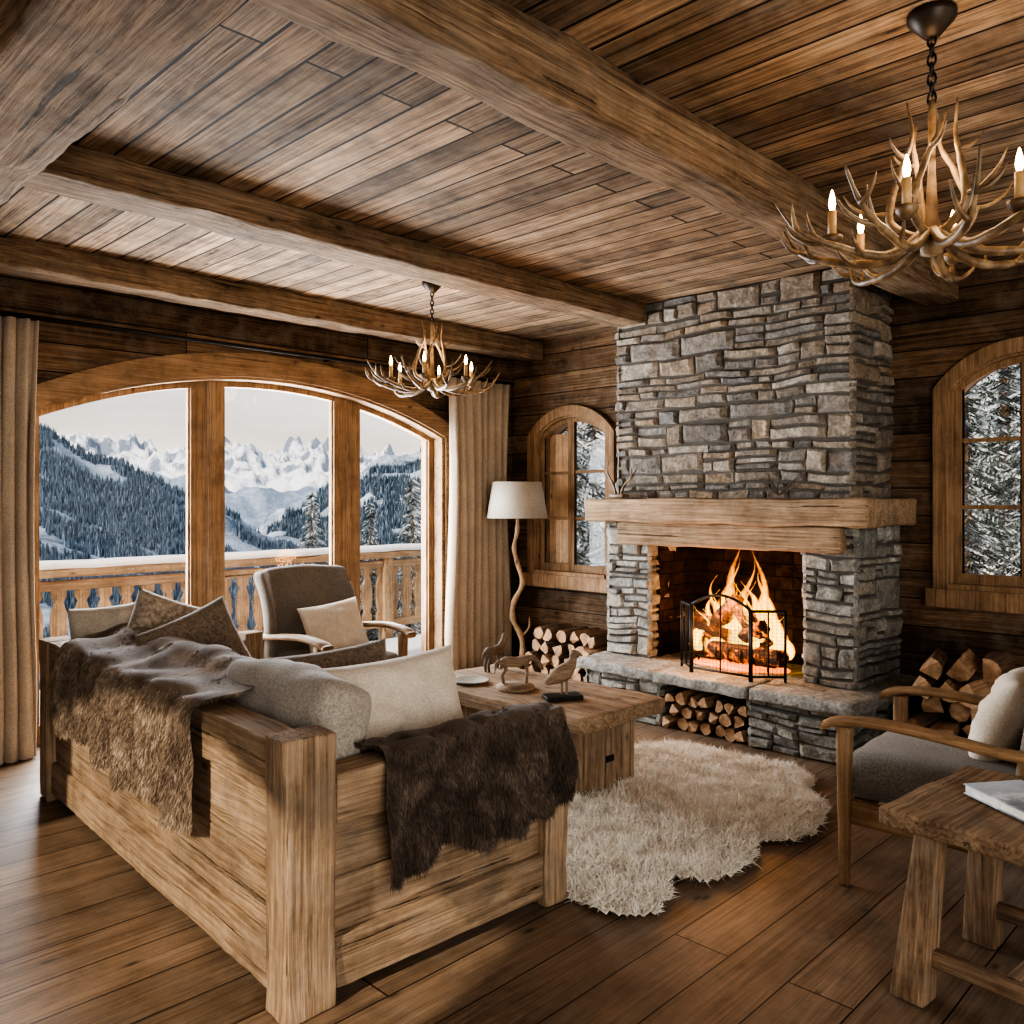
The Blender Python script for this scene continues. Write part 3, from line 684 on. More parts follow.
for i in range(nx):
    for j in range(ny):
        x,y=x0+i*st,y0+j*st
        if inside(x,y):
            e=edist(x,y); idx[(i,j)]=len(vs); vor=noise.voronoi(V((x*12,y*12,0)))[0][0]
            z=.004+min(1,e/.06)**.5*(.042+.020*noise.noise(V((x*6,y*6,0)))-.032*min(1,vor*1.6)+.012)
            vs.append((x,y,z))
for (i,j) in list(idx):
    if (i+1,j) in idx and (i,j+1) in idx and (i+1,j+1) in idx: fs.append((idx[(i,j)],idx[(i+1,j)],idx[(i+1,j+1)],idx[(i,j+1)]))
g.add(vs,fs); tufts(g,95000,.034,.0040,(0,0,-.12),.95,len(fs),curl=1.1)
g.v=[(x,y,max(z,.001)) for x,y,z in g.v]
M_wool=furmat('sheep_wool',[(.60,.53,.43),(.83,.78,.69),(.92,.895,.83)],9)
g.obj('sheepskin_rug',M_wool,smooth=True,center='base',label='shaggy cream sheepskin rug on the plank floor before the hearth',category='rug',kind='stuff')
# ------------------------------------------------------------------ sofa
SA=V((1.215,2.065,0)); SR=rad(-2.8)
sofa=thing('sofa','large rustic plank-framed oak sofa with beige cushions','sofa',SA,SR)
L,D=2.50,1.12
def SP(name,size,loc,mat,r=.008,amp=.004,sp=.04,**k):
    return G().rbox(size,(0,0,0),r=r,sp=sp,amp=amp,freq=5,fine=.003).obj(name,mat,parent=sofa,loc=loc,smooth=True,**k)
SP('post',(.165,.12,.785),(.0825,.06,.3925),oak(2),amp=.008)
SP('post',(.13,.13,.77),(.065,L-.065,.385),oak(2),amp=.006)
SP('post',(.11,.12,.70),(D-.055,.06,.35),oak(2),amp=.006)
SP('post',(.11,.12,.70),(D-.055,L-.06,.35),oak(2),amp=.006)
SP('top_rail',(.13,L-.25,.15),(.075,L/2,.69),oak(1),amp=.007)
SP('bottom_rail',(.10,L-.25,.15),(.07,L/2,.115),oak(1),amp=.005)
for k in range(2): SP('back_board',(.05,L-.25,.206),(.065,L/2,.295+k*.211),oak(1),r=.006)
for y in (.06,L-.06):
    SP('arm_rail',(D-.275,.12,.15),(.165+(D-.275)/2,y,.59),oak(0),amp=.006)
    SP('arm_bottom_rail',(D-.275,.10,.15),(.165+(D-.275)/2,y,.115),oak(0),amp=.005)
    for k in range(2): SP('arm_board',(D-.275,.05,.162),(.165+(D-.275)/2,y,.27+k*.166),oak(0),r=.006)
SP('front_rail',(.05,L-.26,.2),(D-.04,L/2,.20),oak(1))
SP('seat_base',(D-.2,L-.24,.05),(.11+(D-.2)/2,L/2,.27),oak(1))
for k in range(3):
    G().rbox((D-.20,(L-.28)/3-.01,.17),(0,0,0),r=.05,sp=.06,amp=.010,freq=6,bulge=.02).obj('seat_cushion',M_cush,parent=sofa,loc=(.16+(D-.2)/2,.14+(L-.28)/6*(2*k+1),.385),smooth=True)
for k,(yy,hh,zz) in enumerate(((.50,.42,.660),(1.22,.37,.64),(1.94,.37,.64))):
    G().rbox((.20,.69,hh),(0,0,0),r=.05,sp=.035,amp=.018,freq=6,bulge=.022,fine=.004).obj('back_cushion',M_cushg,parent=sofa,loc=(.275,yy,zz),rot=(0,rad(8),0),smooth=True)
def sw(x,y,z): return SA+Rz(SR)@V((x,y,z))
def RT(nx,ny,nz_tilt,roll=0):
    z=V((nx,ny,nz_tilt)).normalized(); x=V((0,0,1)).cross(z).normalized(); y=z.cross(x)
    m=Matrix((x,y,z)).transposed(); return (m@Matrix.Rotation(roll,3,'Z')).to_euler()
pillow('throw_pillow',.60,.44,.17,sw(.61,.36,.68),RT(-.12,-1,.32,.04),M_cream,'cream linen pillow leaning on the sofa arm',wr=.020)
pillow('throw_pillow',.48,.40,.15,sw(.54,.66,.70),RT(-.45,-1,.35,.1),M_brownp,'brown woven pillow tucked behind the cream pillow')
pillow('throw_pillow',.42,.40,.15,sw(.42,1.60,.76),RT(-.35,-1,.35,.40),M_brownp,'dark brown pillow standing on the sofa seat')
pillow('throw_pillow',.42,.42,.15,sw(.40,1.90,.78),RT(-.4,-1,.3,-.35),M_pat,'patterned tan pillow standing on the sofa seat')
pillow('throw_pillow',.38,.38,.15,sw(.24,2.20,.76),RT(-.6,-1,.3,.1),M_cush,'beige linen pillow in the sofa corner')
def drape(profile,w0,w1,axis,loc,rot,mat,name,label,cnt,ln,wd,hemz,seed,lean):
    P=cr([(a,0,z) for a,z in profile],5); g=G(); n=44; vs=[];fs=[]; m=len(P)
    for i,p in enumerate(P):
        t=i/(m-1)
        for j in range(n+1):
            s=j/n; edge=.05*noise.noise(V((t*4,seed,(0 if s<.5 else 5))))
            w=w0+(w1-w0)*s+edge*(1 if s>.5 else -1)*abs(s-.5)*2+ .02*noise.noise(V((t*3,s*3,seed)))
            hang=max(0,min(1,(.62-t)*3))
            fold=.020*math.sin(s*19+seed+1.5*t)*(.4+hang)+.024*noise.noise(V((s*6,t*4,seed+9)))
            nrm=(P[min(i+1,m-1)]-P[max(i-1,0)]).normalized(); nn=V((-nrm.z,0,nrm.x))
            q=p+nn*(abs(fold)*1.3)
            hz=q.z+(hemz*(noise.noise(V((s*3.2,seed,1)))+.3*noise.noise(V((s*11,seed,4))))*(1-t*2) if t<.5 else 0)
            vs.append((q.x,w,hz) if axis=='y' else (w,q.x,hz))
    for i in range(m-1):
        for j in range(n):
            a=i*(n+1)+j; q=(a,a+1,a+n+2,a+n+1); fs.append(q[::-1] if axis=='y' else q)
    g.add(vs,fs); nf=len(fs)
    tufts(g,cnt,ln,wd,lean,.4,nf,curl=.3)
    return g.obj(name,mat,loc=loc,rot=rot,smooth=True,label=label,category='throw blanket')
M_fur1=furmat('brown_fur',[(.065,.043,.028),(.155,.106,.070),(.33,.25,.175),(.55,.46,.35)],4.5)
M_fur2=furmat('dark_fur',[(.022,.015,.011),(.055,.036,.025),(.12,.083,.058),(.24,.18,.135)],5)
drape([(-.02,.40),(-.022,.50),(-.022,.60),(-.02,.70),(-.002,.772),(.05,.79),(.12,.795),(.19,.81),(.27,.850),(.35,.84),(.42,.78),(.46,.70)],.56,2.12,'y',SA,(0,0,SR),M_fur1,'fur_throw','tan and brown fur throw draped over the sofa back',62000,.016,.0024,.14,3.1,(0,0,-1.5))
drape([(-.02,.34),(-.022,.5),(-.018,.62),(.0,.685),(.06,.70),(.12,.695),(.16,.62),(.18,.50)],.32,1.07,'x',SA,(0,0,SR),M_fur2,'fur_throw','dark brown fur throw draped over the sofa arm',42000,.016,.0024,.12,7.7,(0,0,-1.5))
# ------------------------------------------------------------------ coffee table
ct=thing('coffee_table','chunky pale oak coffee table with block legs','coffee table',(3.29,3.09,0),rad(-1))
G().rbox((.66,1.26,.075),(0,0,0),r=.012,sp=.05,amp=.006,freq=5,fine=.002).obj('table_top',oak(1),parent=ct,loc=(0,0,.4125),smooth=True)
for y in (-.38,.40):
    G().rbox((.42,.30,.375),(0,0,0),r=.01,sp=.06,amp=.004,freq=6).obj('leg',oak(2),parent=ct,loc=(.0,y,.1875),smooth=True)
G().rbox((.30,.5,.06),(0,0,0),r=.008,sp=.1).obj('stretcher',oak(1),parent=ct,loc=(0,0,.2))
G().rbox((.055,.012,.03),(0,0,0),r=.004,sp=.1).obj('metal_pull',M_iron,parent=ct,loc=(.0,-.536,.19))
def remesh(o,s=.005):
    md=o.modifiers.new('r','REMESH'); md.mode='VOXEL'; md.voxel_size=s; md.use_smooth_shade=True
M_carve=wood('carved',(.10,.068,.04),(.26,.18,.115),(.40,.30,.21),axis=0,bs=.3,fine=2)
M_carved=wood('carved_dark',(.05,.038,.026),(.15,.11,.08),(.24,.19,.14),axis=0,bs=.3,fine=2)
def horse(g,s=1.0,z0=0,down=False):
    def T(p,r): g.tube([V(q)*s+V((0,0,z0)) for q in p],[x*s for x in r],8)
    T(cr([(-.075,0,.105),(-.05,0,.115),(0,0,.11),(.05,0,.118),(.075,0,.12)],2),[.018,.026,.028,.029,.028,.028,.028,.027,.02])
    if down: T([(.06,0,.125),(.10,0,.13),(.125,0,.10)],[.022,.016,.014]); T([(.115,0,.115),(.14,0,.08),(.15,0,.065)],[.015,.012,.009])
    else: T([(.06,0,.12),(.095,0,.16),(.11,0,.19)],[.023,.017,.014]); T([(.10,0,.195),(.135,0,.178),(.155,0,.168)],[.015,.012,.009]); T([(.103,.006,.2),(.10,.01,.22)],[.005,.002]); T([(.103,-.006,.2),(.10,-.01,.22)],[.005,.002])
    for (x,y) in ((.06,.014),(.055,-.014)): T([(x,y,.11),(x+.006,y,.055),(x,y,0)],[.013,.009,.009])
    for (x,y) in ((-.06,.014),(-.065,-.014)): T([(x,y,.11),(x+.012,y,.075),(x-.008,y,.045),(x,y,0)],[.017,.012,.009,.009])
    T(cr([(-.085,0,.12),(-.105,0,.10),(-.11,0,.05)],3),[.008,.009,.009,.008,.007,.005,.003])
s1=thing('horse_figurine','dark carved wooden horse figurine standing on the coffee table','figurine',(3.47,3.56,.452),rad(10))
g=G(); horse(g,1.0); remesh(g.obj('carved_horse',M_carved,parent=s1),.005)
s2=thing('animal_figurine','carved wooden animal on a round base on the coffee table','figurine',(3.20,3.12,.452),rad(-35))
g=G(); horse(g,1.0,.033,True); remesh(g.obj('carved_animal',M_carve,parent=s2),.005)
G().lathe([(0,0),(.10,0),(.105,.008),(.10,.02),(.06,.035),(.0,.036)],n=24).obj('round_base',M_carve,parent=s2,smooth=True)
s3=thing('bird_figurine','carved wooden bird on a black block on the coffee table','figurine',(3.21,2.80,.452),rad(-30))
G().rbox((.19,.10,.022),(0,0,.011),r=.003,sp=.1).obj('block_base',M_iron,parent=s3)
g=G(); g.tube(cr([(-.09,0,.08),(-.04,0,.11),(.01,0,.135),(.045,0,.17),(.06,0,.21)],3),[.010,.020,.028,.036,.042,.044,.044,.040,.034,.029,.024,.022,.020],10)
g.tube([(.055,0,.21),(.06,0,.225),(.08,0,.225),(.11,0,.21)],[.02,.024,.013,.003],10); g.tube([(0,.01,.12),(0,.01,.02)],.008,6); g.tube([(.02,-.01,.12),(.02,-.01,.02)],.008,6)
remesh(g.obj('carved_bird',M_carve,parent=s3),.004)
g=G(); g.lathe([(0,.0),(.05,0),(.10,.012),(.105,.02),(.095,.018),(.05,.008),(0,.008)],n=24); g.obj('plate',plain('stoneware',(.24,.21,.17),.5),loc=(3.14,3.40,.453),smooth=True,label='small stoneware dish on the coffee table',category='plate')
# ------------------------------------------------------------------ armchairs
def tap(b,zr):
    return lambda p:(p.x*(b+(1-b)*(p.z/zr+.5)),p.y*(b+(1-b)*(p.z/zr+.5)),p.z)
def armchair(loc,rz,label,wing,cm):
    c=thing('armchair',label,'armchair',loc,rz)
    W=.70
    for sx in (-1,1):
        G().rbox((.055,.055,.60),(0,0,0),r=.012,sp=.08,fn=tap(.62,.60)).obj('leg',chairw(2),parent=c,loc=(sx*(W/2-.02),.32,.30),smooth=True)
        G().rbox((.055,.055,.62),(0,0,0),r=.012,sp=.08,fn=tap(.62,.62)).obj('leg',chairw(2),parent=c,loc=(sx*(W/2-.02),-.30,.31),rot=(rad(-5),0,0),smooth=True)
        g=G(); P=cr([(0,.40,.590),(0,.34,.615),(0,.18,.632),(0,-.02,.62),(0,-.2,.60),(0,-.36,.60)],4); n=len(P); vs=[];fs=[]
        for i,p in enumerate(P):
            w=.042-.016*(i/(n-1)); x0=.012*math.sin(i/(n-1)*math.pi)*sx
            for k in range(10):
                a=2*math.pi*k/10; q=V((math.copysign(abs(math.cos(a))**.6,math.cos(a))*w+x0,0,math.copysign(abs(math.sin(a))**.6,math.sin(a))*.018)); vs.append(p+q)
        for i in range(n-1):
            for k in range(10): fs.append((i*10+k,i*10+(k+1)%10,(i+1)*10+(k+1)%10,(i+1)*10+k))
        fs.append(tuple(range(10))); fs.append(tuple((n-1)*10+k for k in range(10))[::-1])
        g.add(vs,fs).obj('armrest',chairw(1),parent=c,loc=(sx*(W/2-.02),0,0),smooth=True)
        G().rbox((.035,.60,.09),(0,0,0),r=.008,sp=.1).obj('side_rail',chairw(1),parent=c,loc=(sx*(W/2-.035),0,.28),smooth=True)
    G().rbox((W-.10,.035,.09),(0,0,0),r=.008,sp=.1).obj('front_rail',chairw(0),parent=c,loc=(0,.31,.28),smooth=True)
    G().rbox((W-.10,.035,.09),(0,0,0),r=.008,sp=.1).obj('back_rail',chairw(0),parent=c,loc=(0,-.30,.28),smooth=True)
    G().rbox((W-.10,.66,.16),(0,0,0),r=.05,sp=.05,amp=.008,freq=7,bulge=.02).obj('seat_cushion',cm,parent=c,loc=(0,.02,.40),smooth=True)
    Wb=W-.06
    def fn(p):
        u=p.x/(Wb/2); t=(p.z+.3)/.6
        x=p.x*(1+.06*t); y=p.y+ (.15*max(0,abs(u)-.66)/.34*(.3+.7*math.sin(math.pi*min(1,max(0,t*.9)))) if wing else 0)
        return (x,y,p.z-(.025*u*u if t>.6 else 0))
    G().rbox((Wb,.13 if not wing else .12,.62),(0,0,0),r=.05 if not wing else .035,sp=.035,amp=.006,freq=6,bulge=.015,fn=fn).obj('backrest',cm,parent=c,loc=(0,-.33,.70),rot=(rad(10),0,0),smooth=True)
    return c
armchair((3.03,4.60,0),rad(180+5),'tweed wing armchair with wooden arms beside the arched window',True,M_tweed)
pillow('throw_pillow',.42,.34,.14,(3.05,4.58,.64),RT(-.15,-1,.45,.12),M_cream,'cream pillow resting on the tweed armchair')
armchair((3.50,1.04,0),rad(3),'wooden armchair with tweed cushions and curved arms',False,M_tweed)
pillow('throw_pillow',.44,.38,.17,(3.64,.92,.625),RT(-.1,1,.45,.0),M_cream,'fluffy cream pillow on the wooden armchair')
# ------------------------------------------------------------------ side table + book
st_=thing('side_table','rustic solid wood side table with splayed tapered legs','side table',(2.80,.62,0),rad(-6))
G().rbox((.62,.66,.055),(0,0,0),r=.012,sp=.04,amp=.008,freq=6,fine=.003).obj('table_top',tablew(0),parent=st_,loc=(0,0,.5225),smooth=True)
for sx in(-1,1):
    for sy in(-1,1):
        def fn(p,sx=sx,sy=sy):
            t=.5-p.z/.5; k=.85+.35*t
            return (p.x*k+sx*.045*t,p.y*k+sy*.035*t,p.z)
        G().rbox((.075,.085,.498),(0,0,0),r=.010,sp=.06,amp=.003,fn=fn).obj('leg',tablew(2),parent=st_,loc=(sx*.20,sy*.22,.249),smooth=True)
for sx in (-1,1): G().rbox((.035,.46,.05),(0,0,0),r=.008,sp=.1).obj('stretcher',tablew(1),parent=st_,loc=(sx*.225,0,.13),smooth=True)
G().rbox((.46,.035,.05),(0,0,0),r=.008,sp=.1).obj('stretcher',tablew(0),parent=st_,loc=(0,.0,.13),smooth=True)
bk=thing('book','hardback book with a pale mountain photograph cover','book',(2.81,.66,.556),rad(-35))
m,nt,b=newmat('book_cover'); tc=nd(nt,'ShaderNodeTexCoord'); sp=nd(nt,'ShaderNodeSeparateXYZ'); nt.links.new(tc.outputs['Object'],sp.inputs[0]); n=noi(nt,tc.outputs['Object'],16,6,.65,.5)
f=mth(nt,'ADD',mth(nt,'MULTIPLY',sp.outputs[1],3.0),mth(nt,'MULTIPLY',n,.9))
nt.links.new(ramp(nt,f,[(.12,(.10,.11,.12)),(.34,(.30,.33,.36)),(.46,(.68,.69,.70)),(.62,(.36,.40,.46)),(.8,(.50,.54,.58))]),b.inputs['Base Color']); b.inputs['Roughness'].default_value=.35
G().rbox((.20,.27,.004),(0,0,.0285),r=.001,sp=.3).rbox((.20,.27,.004),(0,0,.002),r=.001,sp=.3).rbox((.004,.27,.028),(.099,0,.0153),r=.001,sp=.3).obj('cover',m,parent=bk)
G().rbox((.19,.26,.0225),(-.002,0,.0153),r=.001,sp=.3).obj('pages',plain('paper',(.80,.77,.70),.8),parent=bk)
# ------------------------------------------------------------------ outside: balcony
M_rail=wood('balcony',(.18,.11,.065),(.36,.24,.145),(.50,.36,.23),axis=0,bs=.3)
dk=thing('balcony_deck','snow covered timber balcony deck outside the window','deck',(3.6,6.5,0))
G().rbox((8.4,1.4,.08),(0,.0,-.08),r=.01,sp=1).obj('deck_boards',M_rail,parent=dk)
G().rbox((8.3,1.3,.05),(0,.0,-.03),r=.02,sp=.2,amp=.01,freq=2).obj('snow_layer',M_snow,parent=dk,smooth=True)
rl=thing('balcony_railing','timber balcony railing with shaped balusters and snow on top','railing',(3.6,7.29,0))
G().rbox((8.4,.14,.07),(0,0,.87),r=.01,sp=.3,amp=.004).obj('handrail',M_rail,parent=rl,smooth=True)
G().rbox((8.4,.07,.08),(0,0,.77),r=.01,sp=.5).obj('upper_rail',M_rail,parent=rl)
G().rbox((8.4,.07,.08),(0,0,.14),r=.01,sp=.5).obj('lower_rail',M_rail,parent=rl)
G().rbox((8.4,.16,.065),(0,0,.935),r=.03,sp=.12,amp=.014,freq=3).obj('snow_cap',M_snow,parent=rl,smooth=True)
M_railz=wood('balcony_upright',(.18,.11,.065),(.36,.24,.145),(.50,.36,.23),axis=2,bs=.3)
for x in (-4.1,-2.1,-.1,1.9,4.1): G().rbox((.12,.12,.92),(0,0,0),r=.01,sp=.3).obj('post',M_railz,parent=rl,loc=(x,0,.40),smooth=True)
bal=None; x=-3.95
while x<4.05:
    if bal is None:
        g=G(); prof=[(.055,.18),(.055,.24),(.03,.28),(.055,.36),(.062,.46),(.055,.56),(.03,.64),(.055,.68),(.055,.74)]
        for i in range(len(prof)-1):
            (a,z0_),(b2,z1_)=prof[i],prof[i+1]; g.prism([(-a,z0_),(a,z0_),(b2,z1_),(-b2,z1_)],-.018,.018,MX)
        bal=g.obj('baluster',M_railz,parent=rl,loc=(x,0,0))
    else:
        o=bal.copy(); bpy.context.scene.collection.objects.link(o); o.location=(x,0,0)
    x+=.175
# ------------------------------------------------------------------ outside: terrain
def lerp(tab):
    def f(a):
        if a<=tab[0][0]: return tab[0][1]
        for (a0,e0),(a1,e1) in zip(tab,tab[1:]):
            if a<=a1:
                t=(a-a0)/(a1-a0); t=t*t*(3-2*t); return e0+(e1-e0)*t
        return tab[-1][1]
    return f
def terrain(name,label,D,D0,az0,az1,elev,low,mat,nA=160,nR=40,amp=.012,freq=1.0,ridge=0,seed=0,pw=1.0,cat='mountain',forest=0,fh=6,fmat=None,clear=.16,faz=(46,80)):
    g=G(); vs=[];fs=[]
    def pt(t,az):
        r=D0+(D-D0)*t; a=rad(az); x,y=r*math.cos(a),r*math.sin(a)
        e=low+(elev(az)-low)*t**pw
        p=V((x,y,seed*10.))*(freq*8/D)
        nz=noise.fractal(p,1,2,6)*amp
        if ridge: nz+=ridge*(noise.ridged_multi_fractal(p*1.3,.9,2.1,7,1,2)-1.0)*t
        return (x,y,1.45+r*(e+nz*(.3+.7*t)))
    for j in range(nR+1):
        for i in range(nA+1): vs.append(pt(j/nR,az0+(az1-az0)*i/nA))
    for j in range(nR):
        for i in range(nA): q=j*(nA+1)+i; fs.append((q,q+nA+1,q+nA+2,q+1))
    g.add(vs,fs); o=g.obj(name,mat,smooth=True,label=label,category=cat,kind='stuff' if cat!='mountain' else 'structure')
    if forest:
        g=G(); vs=[];fs=[]
        for _ in range(forest):
            t=random.random()**.6; az=U(*faz)
            x,y,z=pt(t,az)
            if noise.noise(V((x,y,0))*(16/D))+.6*noise.noise(V((x,y,5))*(50/D))>clear: continue
            h=fh*U(.6,1.3); w=h*.17; k=len(vs)
            for q in range(4): a=q*1.5708+az; vs.append((x+w*math.cos(a),y+w*math.sin(a),z-h*.1))
            vs.append((x,y,z+h)); fs+=[(k+q,k+(q+1)%4,k+4) for q in range(4)]
        g.add(vs,fs).obj('fir_forest',fmat,label='dense dark fir forest covering the mountain slope',category='forest',kind='stuff')
    return o
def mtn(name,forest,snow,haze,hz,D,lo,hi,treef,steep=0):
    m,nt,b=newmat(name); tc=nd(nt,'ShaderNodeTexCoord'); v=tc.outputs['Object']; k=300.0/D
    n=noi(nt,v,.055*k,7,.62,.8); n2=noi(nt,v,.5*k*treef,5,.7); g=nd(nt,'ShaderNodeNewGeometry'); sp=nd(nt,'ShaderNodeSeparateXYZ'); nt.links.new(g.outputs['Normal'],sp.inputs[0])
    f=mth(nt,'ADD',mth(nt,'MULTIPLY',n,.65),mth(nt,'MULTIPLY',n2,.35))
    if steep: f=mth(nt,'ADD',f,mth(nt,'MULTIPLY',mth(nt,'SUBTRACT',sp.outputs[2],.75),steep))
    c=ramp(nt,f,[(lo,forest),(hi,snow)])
    c=mix(nt,'MIX',hz,c,haze); nt.links.new(c,b.inputs['Base Color']); b.inputs['Roughness'].default_value=1; b.inputs['Specular IOR Level'].default_value=0  # distance haze is painted into the slope colour
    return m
def firs(name,c1,c2,c3):
    m,nt,b=newmat(name); g=nd(nt,'ShaderNodeNewGeometry'); nt.links.new(ramp(nt,g.outputs['Random Per Island'],[(0,c1),(.7,c2),(1,c3)]),b.inputs['Base Color']); b.inputs['Roughness'].default_value=1; b.inputs['Specular IOR Level'].default_value=0; return m
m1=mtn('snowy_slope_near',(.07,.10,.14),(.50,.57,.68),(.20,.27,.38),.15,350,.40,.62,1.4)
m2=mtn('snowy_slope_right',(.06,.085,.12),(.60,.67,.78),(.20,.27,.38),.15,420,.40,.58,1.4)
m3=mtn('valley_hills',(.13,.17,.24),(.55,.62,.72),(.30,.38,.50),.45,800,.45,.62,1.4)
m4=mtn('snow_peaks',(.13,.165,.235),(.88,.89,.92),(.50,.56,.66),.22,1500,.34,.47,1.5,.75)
f1=firs('hazy_firs',(.075,.108,.155),(.105,.148,.205),(.21,.27,.35)); f2=firs('dark_firs',(.055,.08,.112),(.085,.122,.168),(.25,.32,.40))  # fir colours have the blue distance haze painted in
terrain('mountain','haze-blue forested mountain slope with snow patches',350,90,30,110,lerp([(50,-.11),(56,-.07),(60,-.035),(65,.006),(70,.042),(74,.068),(80,.09),(110,.09)]),-.30,m1,amp=.014,freq=1.5,seed=1,pw=.8,nA=240,nR=60,forest=52000,fh=2.6,fmat=f1,clear=.24)
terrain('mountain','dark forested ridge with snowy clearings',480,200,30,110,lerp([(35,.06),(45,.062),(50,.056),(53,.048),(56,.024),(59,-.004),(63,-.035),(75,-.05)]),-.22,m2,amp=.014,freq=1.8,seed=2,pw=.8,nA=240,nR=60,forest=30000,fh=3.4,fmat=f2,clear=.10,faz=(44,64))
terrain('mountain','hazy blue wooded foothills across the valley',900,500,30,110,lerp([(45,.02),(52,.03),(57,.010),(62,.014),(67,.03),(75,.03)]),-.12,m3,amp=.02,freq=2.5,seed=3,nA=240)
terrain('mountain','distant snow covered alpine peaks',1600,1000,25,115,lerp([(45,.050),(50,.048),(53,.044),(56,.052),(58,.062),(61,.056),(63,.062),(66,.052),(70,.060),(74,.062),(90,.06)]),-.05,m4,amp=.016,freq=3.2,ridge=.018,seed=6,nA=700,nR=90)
terrain('snow_ground','snow covered ground outside the chalet',70,8.0,-20,112,lerp([(0,-.10),(40,-.12),(60,-.30),(110,-.30)]),-.42,M_snow,amp=.01,cat='snow',nR=30)
# trees
m,nt,b=newmat('snowy_conifer'); g_=nd(nt,'ShaderNodeNewGeometry'); v=objcoord(nt,(1,1,1)); n=noi(nt,v,3.0,4,.6)
f=mth(nt,'ADD',mth(nt,'MULTIPLY',g_.outputs['Random Per Island'],.35),mth(nt,'MULTIPLY',n,.9))
nt.links.new(ramp(nt,f,[(.50,(.035,.05,.042)),(.64,(.17,.20,.205)),(.80,(.68,.72,.78))]),b.inputs['Base Color']); b.inputs['Roughness'].default_value=.95; M_con=m
def conifer(h,seed):
    random.seed(seed); e=thing('snowy_conifer','snow laden fir tree outside the window','tree',(0,0,0),group='snowy fir trees')
    G().tube([(0,0,0),(0,0,h*.5),(0,0,h*.97)],[h*.022,h*.015,.01],8).obj('trunk',M_bark,parent=e)
    g=G(); tiers=int(h*7); vs=[];fs=[]
    for k in range(tiers):
        t=k/(tiers-1); z=h*(.06+.94*t); R0=(1-t)**.85*h*.18+.05; nb=int(7+10*(1-t))
        for q in range(nb):
            a=U(0,6.28); l=R0*U(.65,1.15); dx,dy=math.cos(a),math.sin(a); zz=z+U(-.1,.1); S=max(3,int(l/.06))
            for s in range(S+1):
                u=(s+.3)/(S+.3); bx,by,bz=dx*l*u,dy*l*u,zz-l*.40*u**1.3
                for sd in (-1,1):
                    ln=.11*(1-.5*u)*U(.6,1.4)+.02; px,py=dx*.6-dy*sd,dy*.6+dx*sd; b0=len(vs); w=.013
                    vs+=[(bx-dx*w,by-dy*w,bz),(bx+dx*w,by+dy*w,bz+.01),(bx+px*ln+dx*w*.6,by+py*ln+dy*w*.6,bz-ln*.55+U(-.02,.02)),(bx+px*ln*.7-dx*w,by+py*ln*.7-dy*w,bz-ln*.5)]
                    fs.append((b0,b0+1,b0+2,b0+3))
    g.add(vs,fs).obj('foliage',M_con,parent=e,kind='stuff'); return e
def polar(az,r,z): return (r*math.cos(rad(az)),r*math.sin(rad(az)),z)
c1=conifer(7,11); c2=conifer(6,12)
c1.location=polar(57.8,22,-7.1+1.45+.25); c2.location=polar(51.2,18,-4.2)
random.seed(5)
for i,(az,r,top) in enumerate([(54.0,24,1.3),(48.3,22,2.0),(40.6,14,3.6),(37.0,16,3.8),(44,22,3.4),(39.0,22,4.8),(34.0,20,4.4),(16.4,14.0,4.6),(12.0,14.0,4.8),(21.5,15,4.0),(14.3,19.0,6.4),(18.4,21,5.8),(9.0,19,5)]):
    src=(c1,7) if i%2 else (c2,6)
    copytree(src[0],polar(az,r,top-src[1]),U(0,6))
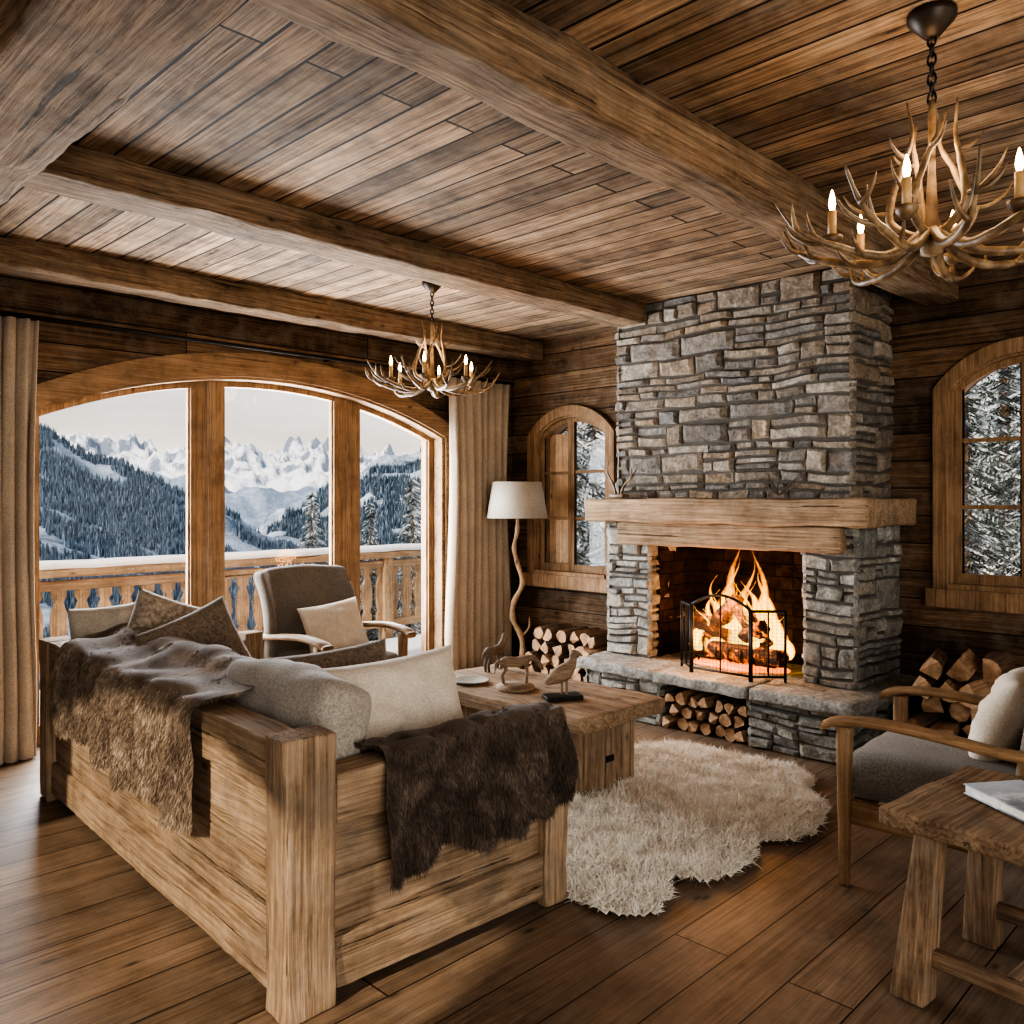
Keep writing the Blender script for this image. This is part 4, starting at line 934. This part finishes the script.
# ------------------------------------------------------------------ lights
def light(name,typ,loc,energy,col,rot=None,**k):
    l=bpy.data.lights.new(name,typ); l.energy=energy; l.color=col
    for a,b_ in k.items(): setattr(l,a,b_)
    o=bpy.data.objects.new(name,l); bpy.context.scene.collection.objects.link(o); o.location=loc
    if rot is not None: o.rotation_euler=rot
    return o
d=V((1.0,.18,-.62)).normalized()
light('sun','SUN',(-5,2,6),4.0,(1,.87,.70),d.to_track_quat('-Z','Y').to_euler(),angle=rad(1.2))
light('fire_light','POINT',(4.86,2.82,.80),22,(1,.42,.13),shadow_soft_size=.12)
light('fire_glow','POINT',(4.55,2.82,.62),8,(1,.45,.15),shadow_soft_size=.1)
for (x,y) in ((2.546,.834),(3.47,4.12)): light('chandelier_light','POINT',(x,y,2.42),9,(1,.68,.40),shadow_soft_size=.12)
light('window_daylight','AREA',(3.13,5.75,1.3),390,(.93,.965,1.0),(rad(-90),0,0),shape='RECTANGLE',size=2.9,size_y=1.9)
dd=V((.55,.80,.05)).normalized()
light('rear_fill','AREA',(-.6,-1.9,1.5),150,(1,.95,.88),dd.to_track_quat('-Z','Y').to_euler(),shape='RECTANGLE',size=3.6,size_y=2.2)  # added fill light behind the camera, no window is modelled there
w=bpy.data.worlds.new('world'); bpy.context.scene.world=w; w.use_nodes=True; nt=w.node_tree; bg=nt.nodes['Background']
tc=nd(nt,'ShaderNodeTexCoord'); sp=nd(nt,'ShaderNodeSeparateXYZ'); nt.links.new(tc.outputs['Generated'],sp.inputs[0])
mp=nd(nt,'ShaderNodeMapping'); mp.inputs['Scale'].default_value=(2,2,9); nt.links.new(tc.outputs['Generated'],mp.inputs[0]); n=noi(nt,mp.outputs[0],1.6,5,.55)
c=ramp(nt,sp.outputs[2],[(.0,(.92,.80,.66)),(.08,(.84,.77,.69)),(.22,(.62,.64,.66)),(1,(.55,.60,.68))])
c=mix(nt,'MULTIPLY',.75,c,ramp(nt,n,[(.35,.72),(.65,1.15)]))
nt.links.new(c,bg.inputs[0]); bg.inputs[1].default_value=1.35
# ------------------------------------------------------------------ camera
cam=bpy.data.cameras.new('camera'); co=bpy.data.objects.new('camera',cam); bpy.context.scene.collection.objects.link(co)
cam.sensor_width=36; cam.lens=36*847/1024; cam.shift_y=-12/1024; cam.clip_end=5000
co.location=(0,0,1.45); co.rotation_euler=(rad(90),0,rad(44.5-90)); bpy.context.scene.camera=co
try:
    bpy.context.scene.view_settings.view_transform='AgX'; bpy.context.scene.view_settings.look='AgX - High Contrast'
    bpy.context.scene.view_settings.exposure=.12
except Exception as ex: print(ex)
